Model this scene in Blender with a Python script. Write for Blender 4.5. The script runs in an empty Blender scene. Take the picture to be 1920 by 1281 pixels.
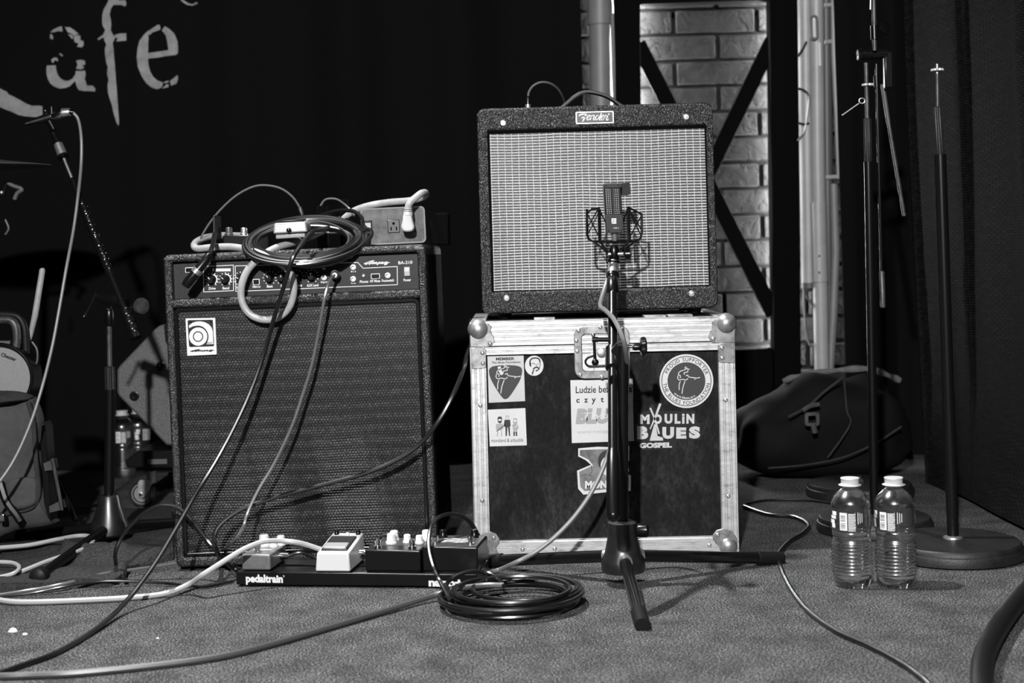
import bpy, bmesh, math, random
from mathutils import Vector, Matrix, noise as mnoise
R = random.Random(7)
SC = bpy.context.scene
COL = SC.collection
PI = math.pi
rad = math.radians
# ------------------------------------------------------------------ camera
FPX, ROLL, CAMZ, PPY = 2667.0, 0.028, 0.60, 480.0     # focal length in px, roll, height, row of the optical axis
cd = bpy.data.cameras.new('camera')
cd.sensor_width = 36.0
cd.lens = FPX / 1920 * 36
cd.shift_y = (PPY - 640.5) / 1920
cd.clip_start = 0.05
cd.dof.use_dof = True
cd.dof.focus_distance = 2.72
cd.dof.aperture_fstop = 4.5
cam = bpy.data.objects.new('camera', cd)
COL.objects.link(cam)
cam.matrix_world = Matrix.Translation((0, 0, CAMZ)) @ Matrix.Rotation(rad(90), 4, 'X') @ Matrix.Rotation(-ROLL, 4, 'Z')
SC.camera = cam
# ------------------------------------------------------------------ world, stage lamps, exposure
w = bpy.data.worlds.new('world')
SC.world = w
w.use_nodes = True
w.node_tree.nodes['Background'].inputs[0].default_value = (1, 1, 1, 1)
w.node_tree.nodes['Background'].inputs[1].default_value = 0.003
SC.view_settings.view_transform = 'Standard'
SC.view_settings.look = 'None'
SC.view_settings.exposure = 0.0
SC.view_settings.gamma = 1.0
SC.view_settings.use_curve_mapping = False

def spot(name, loc, aim, watts, size_deg, blend, radius):
    ld = bpy.data.lights.new(name, 'SPOT')
    ld.energy = watts
    ld.spot_size = rad(size_deg)
    ld.spot_blend = blend
    ld.shadow_soft_size = radius
    o = bpy.data.objects.new(name, ld)
    COL.objects.link(o)
    o.location = loc
    o.rotation_euler = (Vector(aim) - Vector(loc)).to_track_quat('-Z', 'Y').to_euler()
    return o
spot('stage_lamp_front', (-0.45, -1.3, 2.05), (0.02, 2.85, 0.55), 1150, 56, 0.6, 0.05)
spot('stage_lamp_overhead', (-0.95, 2.72, 3.3), (0.0, 1.75, 0.0), 980, 56, 0.8, 0.05)
for k_, x_ in enumerate((-1.0, 0.15, 0.75)):
    spot('stage_lamp_bar', (x_, -1.35, 2.0), (0.3, 2.7, 0.3), 22, 50, 0.7, 0.06)

# ------------------------------------------------------------------ pixel -> point on a plane of constant depth / on the floor
CR, SR = math.cos(ROLL), math.sin(ROLL)
def ray(px, py):
    u, v = px - 960.0, PPY - py
    return (u * CR + v * SR) / FPX, (-u * SR + v * CR) / FPX
def P(px, py, Y):
    a, b = ray(px, py)
    return Vector((a * Y, Y, CAMZ + b * Y))
def F(px, py, z=0.0):
    a, b = ray(px, py)
    Y = (z - CAMZ) / b
    return Vector((a * Y, Y, z))

# ------------------------------------------------------------------ materials
MATS = {}
def newmat(name):
    m = bpy.data.materials.new(name)
    m.use_nodes = True
    nt = m.node_tree
    MATS[name] = m
    return m, nt, nt.nodes['Principled BSDF']
def N(nt, t, **kw):
    n = nt.nodes.new('ShaderNode' + t)
    for k, v in kw.items():
        if k in ('operation', 'blend_type', 'data_type', 'noise_dimensions', 'feature', 'offset', 'wave_type', 'bands_direction', 'distance', 'squash', 'offset_frequency', 'use_clamp'):
            setattr(n, k, v)
        else:
            n.inputs[k.replace('_', ' ')].default_value = v
    return n
def L(nt, a, ao, b, bi):
    nt.links.new(a.outputs[ao], b.inputs[bi])
def g(v):
    return (v, v, v, 1)
def ramp(nt, src, out, stops):
    r = nt.nodes.new('ShaderNodeValToRGB')
    e = r.color_ramp.elements
    e[0].position, e[0].color = stops[0][0], g(stops[0][1])
    e[1].position, e[1].color = stops[-1][0], g(stops[-1][1])
    for p_, c in stops[1:-1]:
        q = e.new(p_)
        q.color = g(c)
    L(nt, src, out, r, 'Fac')
    return r
def bumpit(nt, b, src, out, strength, dist):
    bp = N(nt, 'Bump', Strength=strength, Distance=dist)
    L(nt, src, out, bp, 'Height')
    L(nt, bp, 'Normal', b, 'Normal')
    return bp
def simple(name, c, rough=0.5, metal=0.0, var=0.0, vscale=40.0, bump=0.0, bscale=300.0, bdist=0.001, spec=None, coat=0.0):
    m, nt, b = newmat(name)
    b.inputs['Base Color'].default_value = g(c)
    b.inputs['Roughness'].default_value = rough
    b.inputs['Metallic'].default_value = metal
    if spec is not None:
        b.inputs['Specular IOR Level'].default_value = spec
    if coat:
        b.inputs['Coat Weight'].default_value = coat
    tc = N(nt, 'TexCoord')
    if var:
        n = N(nt, 'TexNoise', Scale=vscale, Detail=6.0, Roughness=0.65)
        L(nt, tc, 'Object', n, 'Vector')
        r = ramp(nt, n, 'Fac', [(0.3, max(0, c * (1 - var))), (0.7, min(1, c * (1 + var)))])
        L(nt, r, 'Color', b, 'Base Color')
    if bump:
        n = N(nt, 'TexNoise', Scale=bscale, Detail=3.0)
        L(nt, tc, 'Object', n, 'Vector')
        bumpit(nt, b, n, 'Fac', bump, bdist)
    return m
def cellular(name, c, rough, scale, strength, dist, spec=0.5, stretch=(1, 1, 1)):
    """pebbled vinyl / rough paint: voronoi cells in relief"""
    m, nt, b = newmat(name)
    b.inputs['Base Color'].default_value = g(c)
    b.inputs['Roughness'].default_value = rough
    b.inputs['Specular IOR Level'].default_value = spec
    tc = N(nt, 'TexCoord')
    mp = N(nt, 'Mapping')
    mp.inputs['Scale'].default_value = stretch
    L(nt, tc, 'Object', mp, 'Vector')
    n = N(nt, 'TexNoise', Scale=scale * 0.6, Detail=2.0)
    L(nt, mp, 'Vector', n, 'Vector')
    mx = N(nt, 'Mix', data_type='RGBA', blend_type='LINEAR_LIGHT')
    mx.inputs[0].default_value = 0.004
    L(nt, mp, 'Vector', mx, 6)
    L(nt, n, 'Color', mx, 7)
    v = N(nt, 'TexVoronoi', Scale=scale)
    L(nt, mx, 2, v, 'Vector')
    bumpit(nt, b, v, 'Distance', strength, dist)
    return m

def cloth_xy(nt, xk=1.0):
    tc = N(nt, 'TexCoord')
    s = N(nt, 'SeparateXYZ')
    L(nt, tc, 'Object', s, 'Vector')
    c = N(nt, 'CombineXYZ')
    xs = N(nt, 'Math', operation='MULTIPLY')
    xs.inputs[1].default_value = xk
    L(nt, s, 'X', xs, 0)
    L(nt, xs, 'Value', c, 'X')
    L(nt, s, 'Z', c, 'Y')
    n = N(nt, 'TexNoise', Scale=9.0, Detail=1.0)
    L(nt, tc, 'Object', n, 'Vector')
    a = N(nt, 'VectorMath', operation='SCALE')
    L(nt, n, 'Color', a, 0)
    a.inputs['Scale'].default_value = 0.006
    d = N(nt, 'VectorMath', operation='ADD')
    L(nt, c, 'Vector', d, 0)
    L(nt, a, 'Vector', d, 1)
    return tc, d
def mats():
    # carpet
    m, nt, b = newmat('carpet')
    tc = N(nt, 'TexCoord')
    n1 = N(nt, 'TexNoise', Scale=330.0, Detail=4.0, Roughness=0.7)
    n2 = N(nt, 'TexNoise', Scale=14.0, Detail=5.0, Roughness=0.6)
    for n in (n1, n2):
        L(nt, tc, 'Object', n, 'Vector')
    r1 = ramp(nt, n1, 'Fac', [(0.40, 0.004), (0.52, 0.06), (0.67, 0.42)])
    r2 = ramp(nt, n2, 'Fac', [(0.3, 0.5), (0.7, 1.15)])
    mx = N(nt, 'Mix', data_type='RGBA', blend_type='MULTIPLY')
    mx.inputs[0].default_value = 1.0
    L(nt, r1, 'Color', mx, 6)
    L(nt, r2, 'Color', mx, 7)
    L(nt, mx, 2, b, 'Base Color')
    b.inputs['Roughness'].default_value = 0.95
    b.inputs['Specular IOR Level'].default_value = 0.1
    bumpit(nt, b, n1, 'Fac', 0.7, 0.004)
    simple('rug', 0.035, 0.95, var=0.6, vscale=200, bump=0.8, bscale=250, bdist=0.003, spec=0.1)
    # amp coverings
    cellular('rough_tolex', 0.009, 0.28, 400, 1.0, 0.0013, 0.7)
    cellular('pebbled_tolex', 0.005, 0.28, 330, 1.0, 0.0013, 0.6, (1.3, 1, 1))
    simple('shaded_side_tolex', 0.002, 0.8, spec=0.06)  # darker copy of the tolex, shade of the amp's side put into the colour
    # woven grille cloths
    m, nt, b = newmat('silver_grille')
    tc, d = cloth_xy(nt, 1.9)
    br = N(nt, 'TexBrick', Scale=1.0, Mortar_Size=0.00130, Mortar_Smooth=0.4, Brick_Width=0.0272, Row_Height=0.00575)
    br.offset = 0.0
    br.inputs['Color1'].default_value = g(0.006)
    br.inputs['Color2'].default_value = g(0.014)
    br.inputs['Mortar'].default_value = g(0.62)
    L(nt, d, 'Vector', br, 'Vector')
    n = N(nt, 'TexNoise', Scale=260.0, Detail=2.0)
    L(nt, tc, 'Object', n, 'Vector')
    r = ramp(nt, n, 'Fac', [(0.3, 0.5), (0.7, 1.0)])
    mx = N(nt, 'Mix', data_type='RGBA', blend_type='MULTIPLY')
    mx.inputs[0].default_value = 1.0
    L(nt, br, 'Color', mx, 6)
    L(nt, r, 'Color', mx, 7)
    L(nt, mx, 2, b, 'Base Color')
    b.inputs['Roughness'].default_value = 0.5
    iv = N(nt, 'Math', operation='SUBTRACT')
    iv.inputs[0].default_value = 1.0
    L(nt, br, 'Fac', iv, 1)
    bumpit(nt, b, br, 'Fac', 0.6, 0.001)
    m, nt, b = newmat('black_grille')
    tc, d = cloth_xy(nt)
    br = N(nt, 'TexBrick', Scale=1.0, Mortar_Size=0.0011, Mortar_Smooth=0.7, Brick_Width=0.0062, Row_Height=0.0052)
    br.offset = 0.5
    br.inputs['Color1'].default_value = g(0.05)
    br.inputs['Color2'].default_value = g(0.022)
    br.inputs['Mortar'].default_value = g(0.003)
    L(nt, d, 'Vector', br, 'Vector')
    wv = N(nt, 'TexWave', Scale=13.5, Distortion=1.2, Detail=1.0)
    wv.wave_type = 'BANDS'
    wv.bands_direction = 'Y'
    L(nt, d, 'Vector', wv, 'Vector')
    r = ramp(nt, wv, 'Fac', [(0.2, 0.35), (0.9, 1.0)])
    n = N(nt, 'TexNoise', Scale=330.0, Detail=2.0)
    L(nt, tc, 'Object', n, 'Vector')
    r2 = ramp(nt, n, 'Fac', [(0.35, 0.25), (0.72, 2.0)])
    mx = N(nt, 'Mix', data_type='RGBA', blend_type='MULTIPLY')
    mx.inputs[0].default_value = 1.0
    L(nt, br, 'Color', mx, 6)
    L(nt, r, 'Color', mx, 7)
    mx2 = N(nt, 'Mix', data_type='RGBA', blend_type='MULTIPLY')
    mx2.inputs[0].default_value = 1.0
    L(nt, mx, 2, mx2, 6)
    L(nt, r2, 'Color', mx2, 7)
    L(nt, mx2, 2, b, 'Base Color')
    b.inputs['Roughness'].default_value = 0.38
    b.inputs['Specular IOR Level'].default_value = 0.5
    bp = N(nt, 'Bump', Strength=1.0, Distance=0.0007)
    bp.invert = True
    L(nt, br, 'Fac', bp, 'Height')
    L(nt, bp, 'Normal', b, 'Normal')
    # gauze drape: uv based weave
    m, nt, b = newmat('gauze')
    tc = N(nt, 'TexCoord')
    br = N(nt, 'TexBrick', Scale=1.0, Mortar_Size=0.0013, Mortar_Smooth=0.6, Brick_Width=0.0085, Row_Height=0.0062)
    br.offset = 0.5
    br.inputs['Color1'].default_value = g(0.016)
    br.inputs['Color2'].default_value = g(0.006)
    br.inputs['Mortar'].default_value = g(0.001)
    L(nt, tc, 'UV', br, 'Vector')
    n = N(nt, 'TexNoise', Scale=60.0, Detail=4.0)
    L(nt, tc, 'UV', n, 'Vector')
    r = ramp(nt, n, 'Fac', [(0.35, 0.5), (0.7, 1.1)])
    mx = N(nt, 'Mix', data_type='RGBA', blend_type='MULTIPLY')
    mx.inputs[0].default_value = 1.0
    L(nt, br, 'Color', mx, 6)
    L(nt, r, 'Color', mx, 7)
    L(nt, mx, 2, b, 'Base Color')
    b.inputs['Roughness'].default_value = 0.9
    b.inputs['Specular IOR Level'].default_value = 0.1
    bp = N(nt, 'Bump', Strength=0.9, Distance=0.002)
    bp.invert = True
    L(nt, br, 'Fac', bp, 'Height')
    L(nt, bp, 'Normal', b, 'Normal')
    simple('velvet', 0.004, 0.95, bump=0.3, bscale=500, spec=0.05)
    # grunge print of the backdrop lettering
    simple('letter_print', 0.22, 0.9, var=0.25, vscale=30, spec=0.1)
    # flight case
    m, nt, b = newmat('scuffed_board')
    tc = N(nt, 'TexCoord')
    mp = N(nt, 'Mapping')
    mp.inputs['Scale'].default_value = (1, 1, 0.55)
    L(nt, tc, 'Object', mp, 'Vector')
    n1 = N(nt, 'TexNoise', Scale=11.0, Detail=10.0, Roughness=0.78)
    n2 = N(nt, 'TexNoise', Scale=160.0, Detail=3.0, Roughness=0.7)
    L(nt, mp, 'Vector', n1, 'Vector')
    L(nt, mp, 'Vector', n2, 'Vector')
    r1 = ramp(nt, n1, 'Fac', [(0.46, 0.005), (0.61, 0.024), (0.80, 0.10)])
    r2 = ramp(nt, n2, 'Fac', [(0.35, 0.35), (0.75, 1.5)])
    mx = N(nt, 'Mix', data_type='RGBA', blend_type='MULTIPLY')
    mx.inputs[0].default_value = 1.0
    L(nt, r1, 'Color', mx, 6)
    L(nt, r2, 'Color', mx, 7)
    L(nt, mx, 2, b, 'Base Color')
    b.inputs['Roughness'].default_value = 0.75
    b.inputs['Specular IOR Level'].default_value = 0.2
    m, nt, b = newmat('worn_aluminium')
    tc = N(nt, 'TexCoord')
    mp = N(nt, 'Mapping')
    mp.inputs['Scale'].default_value = (0.35, 1, 1)
    L(nt, tc, 'Object', mp, 'Vector')
    n = N(nt, 'TexNoise', Scale=90.0, Detail=8.0, Roughness=0.75)
    L(nt, mp, 'Vector', n, 'Vector')
    r = ramp(nt, n, 'Fac', [(0.30, 0.26), (0.44, 0.50), (0.7, 0.66)])
    L(nt, r, 'Color', b, 'Base Color')
    b.inputs['Metallic'].default_value = 0.75
    b.inputs['Roughness'].default_value = 0.48
    bumpit(nt, b, n, 'Fac', 0.3, 0.001)
    m, nt, b = newmat('dull_steel')
    tc = N(nt, 'TexCoord')
    n = N(nt, 'TexNoise', Scale=45.0, Detail=7.0, Roughness=0.7)
    L(nt, tc, 'Object', n, 'Vector')
    r = ramp(nt, n, 'Fac', [(0.35, 0.16), (0.65, 0.42)])
    L(nt, r, 'Color', b, 'Base Color')
    b.inputs['Metallic'].default_value = 0.7
    b.inputs['Roughness'].default_value = 0.42
    simple('rivet_steel', 0.6, 0.3, 0.85)
    simple('chrome', 0.8, 0.15, 1.0)
    simple('satin_metal', 0.5, 0.38, 0.9, var=0.2, vscale=80)
    simple('pedal_grey', 0.15, 0.4, 0.3, var=0.3, vscale=40)
    simple('strip_grey', 0.045, 0.45, 0.3, var=0.8, vscale=45)
    simple('grey_paint_metal', 0.055, 0.45, 0.4, var=0.6, vscale=60)
    simple('black_metal', 0.004, 0.2, spec=0.6)
    simple('black_satin', 0.004, 0.28, spec=0.3)
    simple('black_plastic', 0.003, 0.28, spec=0.3)
    simple('black_frame', 0.0015, 0.8, spec=0.05)
    simple('rubber', 0.006, 0.5, bump=0.2, spec=0.2)
    simple('void', 0.002, 0.9, spec=0.05)
    simple('panel_black', 0.011, 0.5, var=0.9, vscale=600, bump=0.3, bscale=700, spec=0.3)
    simple('cable_black', 0.004, 0.30, spec=0.8)
    simple('bright_steel', 0.55, 0.4, 0.4)
    simple('cable_thin', 0.10, 0.25, spec=0.8)
    simple('cable_darkgrey', 0.045, 0.4, spec=0.5)
    simple('worn_black', 0.009, 0.32, spec=0.7, var=0.4, vscale=50)
    simple('cable_grey', 0.11, 0.45)
    simple('cable_lightgrey', 0.33, 0.45)
    simple('cable_white', 0.31, 0.45, var=0.15, vscale=60)
    simple('white_plastic', 0.46, 0.4)
    simple('ivory_knob', 0.6, 0.4)
    simple('white_paint', 0.5, 0.35)
    simple('silver_paint', 0.32, 0.35, 0.3)
    simple('print_white', 0.62, 0.6)
    simple('print_grey', 0.30, 0.6)
    simple('paper', 0.46, 0.55, var=0.08, vscale=25)
    simple('paper_light', 0.55, 0.5, var=0.05, vscale=25)
    simple('paper_grey', 0.13, 0.55, var=0.7, vscale=22)
    simple('ink', 0.012, 0.6)
    simple('ink_soft', 0.022, 0.55)
    simple('ink_mid', 0.30, 0.6)
    simple('badge_black', 0.01, 0.35)
    simple('canvas', 0.05, 0.9, var=0.25, vscale=20, bump=0.4, bscale=500, spec=0.15)
    simple('canvas_dark', 0.03, 0.9, var=0.3, vscale=25, bump=0.4, bscale=400, spec=0.15)
    simple('bag_cloth', 0.0035, 0.8, bump=0.4, bscale=300, spec=0.12)
    simple('bag_edge', 0.10, 0.9, spec=0.1, var=0.4, vscale=30)
    simple('drum_skin', 0.17, 0.7, var=0.1, vscale=200)
    simple('stick_wood', 0.24, 0.55, var=0.2, vscale=60)
    simple('grey_tube', 0.15, 0.5, var=0.1, vscale=20)
    simple('pale_tube', 0.27, 0.45, var=0.1, vscale=12)
    simple('dark_tube', 0.06, 0.5)
    cellular('speckle_paint', 0.085, 0.5, 380, 1.0, 0.0012, 0.6)
    m = simple('brick', 0.015, 0.9, var=0.45, vscale=18, spec=0.1)
    nt = m.node_tree
    b = nt.nodes['Principled BSDF']
    tc = N(nt, 'TexCoord')
    n = N(nt, 'TexNoise', Scale=28.0, Detail=5.0, Distortion=1.5)
    L(nt, tc, 'Object', n, 'Vector')
    r = ramp(nt, n, 'Fac', [(0.30, 0.0), (0.42, 0.8), (0.6, 1.0)])
    bumpit(nt, b, r, 'Color', 0.9, 0.008)
    simple('mortar', 0.02, 0.95, spec=0.05)
    # water in clear plastic
    m, nt, b = newmat('water_bottle_clear')
    b.inputs['Base Color'].default_value = g(0.97)
    b.inputs['Transmission Weight'].default_value = 1.0
    b.inputs['Roughness'].default_value = 0.03
    b.inputs['Coat Weight'].default_value = 1.0
    b.inputs['Coat Roughness'].default_value = 0.20
    b.inputs['Coat IOR'].default_value = 1.9
    b.inputs['IOR'].default_value = 1.38
    tc = N(nt, 'TexCoord')
    n = N(nt, 'TexNoise', Scale=75.0, Detail=2.0)
    L(nt, tc, 'Object', n, 'Vector')
    bumpit(nt, b, n, 'Fac', 0.35, 0.003)
    m, nt, b = newmat('label_film')
    b.inputs['Base Color'].default_value = g(0.03)
    b.inputs['Roughness'].default_value = 0.25
    b.inputs['Alpha'].default_value = 0.55
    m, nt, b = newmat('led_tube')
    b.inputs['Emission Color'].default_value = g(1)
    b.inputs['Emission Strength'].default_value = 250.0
    simple('switch_glow', 0.55, 0.25)
mats()

# ------------------------------------------------------------------ mesh building
OFF = Vector((0, 0, 0))
_TXT = {}
def text2d(s, bold=0.0, shear=0.0):
    k = (s, bold, shear)
    if k not in _TXT:
        c = bpy.data.curves.new('t', 'FONT')
        c.body = s
        c.size = 1.0
        c.offset = bold
        c.shear = shear
        c.resolution_u = 3
        c.fill_mode = 'FRONT'
        o = bpy.data.objects.new('t', c)
        me = bpy.data.meshes.new_from_object(o)
        _TXT[k] = ([(v.co.x, v.co.y) for v in me.vertices], [tuple(p_.vertices) for p_ in me.polygons])
        bpy.data.objects.remove(o)
        bpy.data.curves.remove(c)
        bpy.data.meshes.remove(me)
    return _TXT[k]

def catmull(pts, n=8, closed=False):
    pts = [Vector(p_) for p_ in pts]
    m = len(pts)
    out = []
    rng = range(m if closed else m - 1)
    for i in rng:
        if closed:
            a, b_, c, d = pts[i - 1], pts[i], pts[(i + 1) % m], pts[(i + 2) % m]
        else:
            b_, c = pts[i], pts[i + 1]
            a = pts[i - 1] if i else b_ * 2 - c
            d = pts[i + 2] if i + 2 < m else c * 2 - b_
        for j in range(n):
            t = j / n
            out.append(0.5 * ((2 * b_) + (c - a) * t + (2 * a - 5 * b_ + 4 * c - d) * t * t + (3 * b_ - a - 3 * c + d) * t ** 3))
    if not closed:
        out.append(pts[-1])
    return out

def rrect(x0, x1, z0, z1, r, n=4):
    out = []
    for cx, cz, a0 in ((x1 - r, z1 - r, 0), (x0 + r, z1 - r, 90), (x0 + r, z0 + r, 180), (x1 - r, z0 + r, 270)):
        for i in range(n + 1):
            a = rad(a0 + 90 * i / n)
            out.append((cx + r * math.cos(a), cz + r * math.sin(a)))
    return out
def circ(cx, cz, r, n=24, rz=None):
    rz = r if rz is None else rz
    return [(cx + r * math.cos(2 * PI * i / n), cz + rz * math.sin(2 * PI * i / n)) for i in range(n)]

class MB:
    def __init__(s):
        s.v, s.f, s.uv = [], [], None
    def add(s, vs, fs):
        b = len(s.v)
        s.v += [tuple(v) for v in vs]
        s.f += [tuple(i + b for i in f) for f in fs]
        return s
    def box(s, x0, x1, y0, y1, z0, z1):
        return s.add([(x0, y0, z0), (x1, y0, z0), (x1, y1, z0), (x0, y1, z0), (x0, y0, z1), (x1, y0, z1), (x1, y1, z1), (x0, y1, z1)],
                     [(3, 2, 1, 0), (4, 5, 6, 7), (0, 1, 5, 4), (1, 2, 6, 5), (2, 3, 7, 6), (3, 0, 4, 7)])
    def hexa(s, lo, hi):
        return s.add(list(lo) + list(hi), [(3, 2, 1, 0), (4, 5, 6, 7), (0, 1, 5, 4), (1, 2, 6, 5), (2, 3, 7, 6), (3, 0, 4, 7)])
    def tube(s, pts, r, n=8, closed=False, caps=True):
        pts = [Vector(p_) for p_ in pts]
        m = len(pts)
        rs = r if isinstance(r, (list, tuple)) else [r] * m
        vs, fs = [], []
        up = None
        for i, p_ in enumerate(pts):
            if closed:
                t = pts[(i + 1) % m] - pts[i - 1]
            else:
                t = pts[min(i + 1, m - 1)] - pts[max(i - 1, 0)]
            t = t.normalized() if t.length > 1e-9 else Vector((0, 0, 1))
            if up is None:
                up = t.orthogonal().normalized()
            else:
                up = up - t * up.dot(t)
                up = up.normalized() if up.length > 1e-6 else t.orthogonal().normalized()
            sd = t.cross(up)
            for j in range(n):
                a = 2 * PI * j / n
                vs.append(p_ + (up * math.cos(a) + sd * math.sin(a)) * rs[i])
        for i in range(m if closed else m - 1):
            for j in range(n):
                k = (i + 1) % m
                fs.append((i * n + j, i * n + (j + 1) % n, k * n + (j + 1) % n, k * n + j))
        if caps and not closed:
            fs.append(tuple(range(n - 1, -1, -1)))
            fs.append(tuple(range((m - 1) * n, m * n)))
        return s.add(vs, fs)
    def cyl(s, a, b, r0, r1=None, n=16):
        return s.tube([a, b], [r0, r0 if r1 is None else r1], n)
    def lathe(s, prof, base=(0, 0, 0), axis=(0, 0, 1), n=24):
        """prof: (radius, height) list along axis from base"""
        ax = Vector(axis).normalized()
        base = Vector(base)
        u = ax.orthogonal().normalized() if abs(ax.z) < 0.999 else Vector((1, 0, 0))
        w_ = ax.cross(u)
        vs, fs = [], []
        for r_, h in prof:
            for j in range(n):
                a = 2 * PI * j / n
                vs.append(base + ax * h + (u * math.cos(a) + w_ * math.sin(a)) * max(r_, 1e-5))
        m = len(prof)
        for i in range(m - 1):
            for j in range(n):
                fs.append((i * n + j, i * n + (j + 1) % n, (i + 1) * n + (j + 1) % n, (i + 1) * n + j))
        fs.append(tuple(range(n - 1, -1, -1)))
        fs.append(tuple(range((m - 1) * n, m * n)))
        return s.add(vs, fs)
    def sphere(s, c, r, n=16, sz=1.0):
        prof = []
        for i in range(n // 2 + 1):
            a = -PI / 2 + PI * i / (n // 2)
            prof.append((r * math.cos(a), r * math.sin(a) * sz))
        return s.lathe(prof, c, (0, 0, 1), n)
    def prism(s, poly, y0, y1):
        m = len(poly)
        vs = [(x, y0, z) for x, z in poly] + [(x, y1, z) for x, z in poly]
        fs = [tuple(range(m)), tuple(range(2 * m - 1, m - 1, -1))]
        fs += [(i, i + m, (i + 1) % m + m, (i + 1) % m) for i in range(m)]
        return s.add(vs, fs)
    def ring(s, outer, inner, y0, y1):
        m = len(outer)
        vs = [(x, y0, z) for x, z in outer] + [(x, y0, z) for x, z in inner] + [(x, y1, z) for x, z in outer] + [(x, y1, z) for x, z in inner]
        fs = []
        for i in range(m):
            j = (i + 1) % m
            fs += [(i, j, m + j, m + i), (2 * m + j, 2 * m + i, 3 * m + i, 3 * m + j), (i, 2 * m + i, 2 * m + j, j), (m + j, 3 * m + j, 3 * m + i, m + i)]
        return s.add(vs, fs)
    def flat(s, poly, y):
        return s.add([(x, y, z) for x, z in poly], [tuple(range(len(poly)))])
    def ribbon(s, pts, wd, y):
        """flat pen stroke in the xz plane"""
        pts = [Vector((p_[0], p_[1], 0)) for p_ in pts]
        vs, fs = [], []
        m = len(pts)
        ws = wd if isinstance(wd, (list, tuple)) else [wd] * m
        for i, p_ in enumerate(pts):
            t = (pts[min(i + 1, m - 1)] - pts[max(i - 1, 0)])
            t = t.normalized() if t.length > 1e-9 else Vector((1, 0, 0))
            q = Vector((-t.y, t.x, 0)) * ws[i] / 2
            vs += [(p_.x + q.x, y, p_.y + q.y), (p_.x - q.x, y, p_.y - q.y)]
        for i in range(m - 1):
            fs.append((2 * i, 2 * i + 1, 2 * i + 3, 2 * i + 2))
        return s.add(vs, fs)
    def text(s, t, quad, y, bold=0.0, shear=0.0):
        """fit a line of lettering into quad = (bl, br, tl) points (x, z)"""
        vs, fs = text2d(t, bold, shear)
        if not vs:
            return s
        x0 = min(v[0] for v in vs); x1 = max(v[0] for v in vs)
        y0 = min(v[1] for v in vs); y1 = max(v[1] for v in vs)
        bl, br, tl = quad
        out = []
        for a, b_ in vs:
            p_ = (a - x0) / (x1 - x0)
            q = (b_ - y0) / max(1e-6, y1 - y0)
            out.append((bl[0] + (br[0] - bl[0]) * p_ + (tl[0] - bl[0]) * q, y, bl[1] + (br[1] - bl[1]) * p_ + (tl[1] - bl[1]) * q))
        return s.add(out, fs)
    def arc_text(s, t, c, rr, a0, a1, size, y, inward=False, bold=0.0):
        """letters around a circle from angle a0 to a1 (degrees)"""
        ws = []
        for ch in t:
            vs, _f = text2d(ch, bold)
            ws.append((max(v[0] for v in vs) - min(v[0] for v in vs) + 0.16) if vs else 0.45)
        tot = sum(ws)
        acc = 0
        for ch, wd in zip(t, ws):
            a = rad(a0 + (a1 - a0) * (acc + wd / 2) / tot)
            acc += wd
            vs, fs = text2d(ch, bold)
            if not vs:
                continue
            mx = (max(v[0] for v in vs) + min(v[0] for v in vs)) / 2
            out = []
            for p_, q in vs:
                lx, lz = (p_ - mx) * size, q * size
                if inward:
                    r_ = rr - lz
                    tx, tz = -math.sin(a), math.cos(a)
                else:
                    r_ = rr + lz
                    tx, tz = math.sin(a), -math.cos(a)
                out.append((c[0] + r_ * math.cos(a) + tx * lx, y, c[1] + r_ * math.sin(a) + tz * lx))
            s.add(out, fs)
        return s
    def build(s, name, mat, parent=None, bevel=0.0, seg=2, sub=0, angle=38, kind=None, label=None, loc=None):
        me = bpy.data.meshes.new(name)
        me.from_pydata([(v[0] - OFF.x, v[1] - OFF.y, v[2] - OFF.z) for v in s.v], [], s.f)
        me.materials.append(MATS[mat])
        if s.uv:
            ul = me.uv_layers.new(name='UVMap')
            for lp in me.loops:
                ul.data[lp.index].uv = s.uv[lp.vertex_index]
        me.validate()
        for p_ in me.polygons:
            p_.use_smooth = True
        bm = bmesh.new()
        bm.from_mesh(me)
        bmesh.ops.recalc_face_normals(bm, faces=bm.faces)
        bm.to_mesh(me)
        bm.free()
        me.set_sharp_from_angle(angle=rad(angle))
        o = bpy.data.objects.new(name, me)
        COL.objects.link(o)
        if parent:
            o.parent = parent
        else:
            o.location = OFF
        if loc is not None:
            o.location = loc
        if bevel:
            bv = o.modifiers.new('bevel', 'BEVEL')
            bv.width = bevel
            bv.segments = seg
            bv.limit_method = 'ANGLE'
            bv.angle_limit = rad(40)
        if sub:
            sb = o.modifiers.new('sub', 'SUBSURF')
            sb.levels = sb.render_levels = sub
        if kind:
            o['kind'] = kind
        if label:
            o['label'] = label
        return o
def zero():
    global OFF
    OFF = Vector((0, 0, 0))
def tag(o, label, cat, group=None):
    o['label'] = label
    o['category'] = cat
    if group:
        o['group'] = group
    return o
def thing(name, label, cat, loc=(0, 0, 0), rot=(0, 0, 0), group=None, world=False):
    """an Empty at the thing's base; world=True: parts are given in scene coordinates"""
    global OFF
    o = bpy.data.objects.new(name, None)
    o.empty_display_size = 0.05
    COL.objects.link(o)
    o.location = loc
    o.rotation_euler = rot
    OFF = Vector(loc) if world else Vector((0, 0, 0))
    return tag(o, label, cat, group)
def dup(o, name=None, parent=None):
    c = o.copy()
    COL.objects.link(c)
    if parent is not None:
        c.parent = parent
    for ch in list(o.children):
        dup(ch, None, c)
    return c
def again(o, parent, loc, rot=None):
    """another part that shares o's mesh"""
    c = o.copy()
    COL.objects.link(c)
    c.parent = parent
    c.location = loc
    if rot:
        c.rotation_euler = rot
    return c
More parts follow.
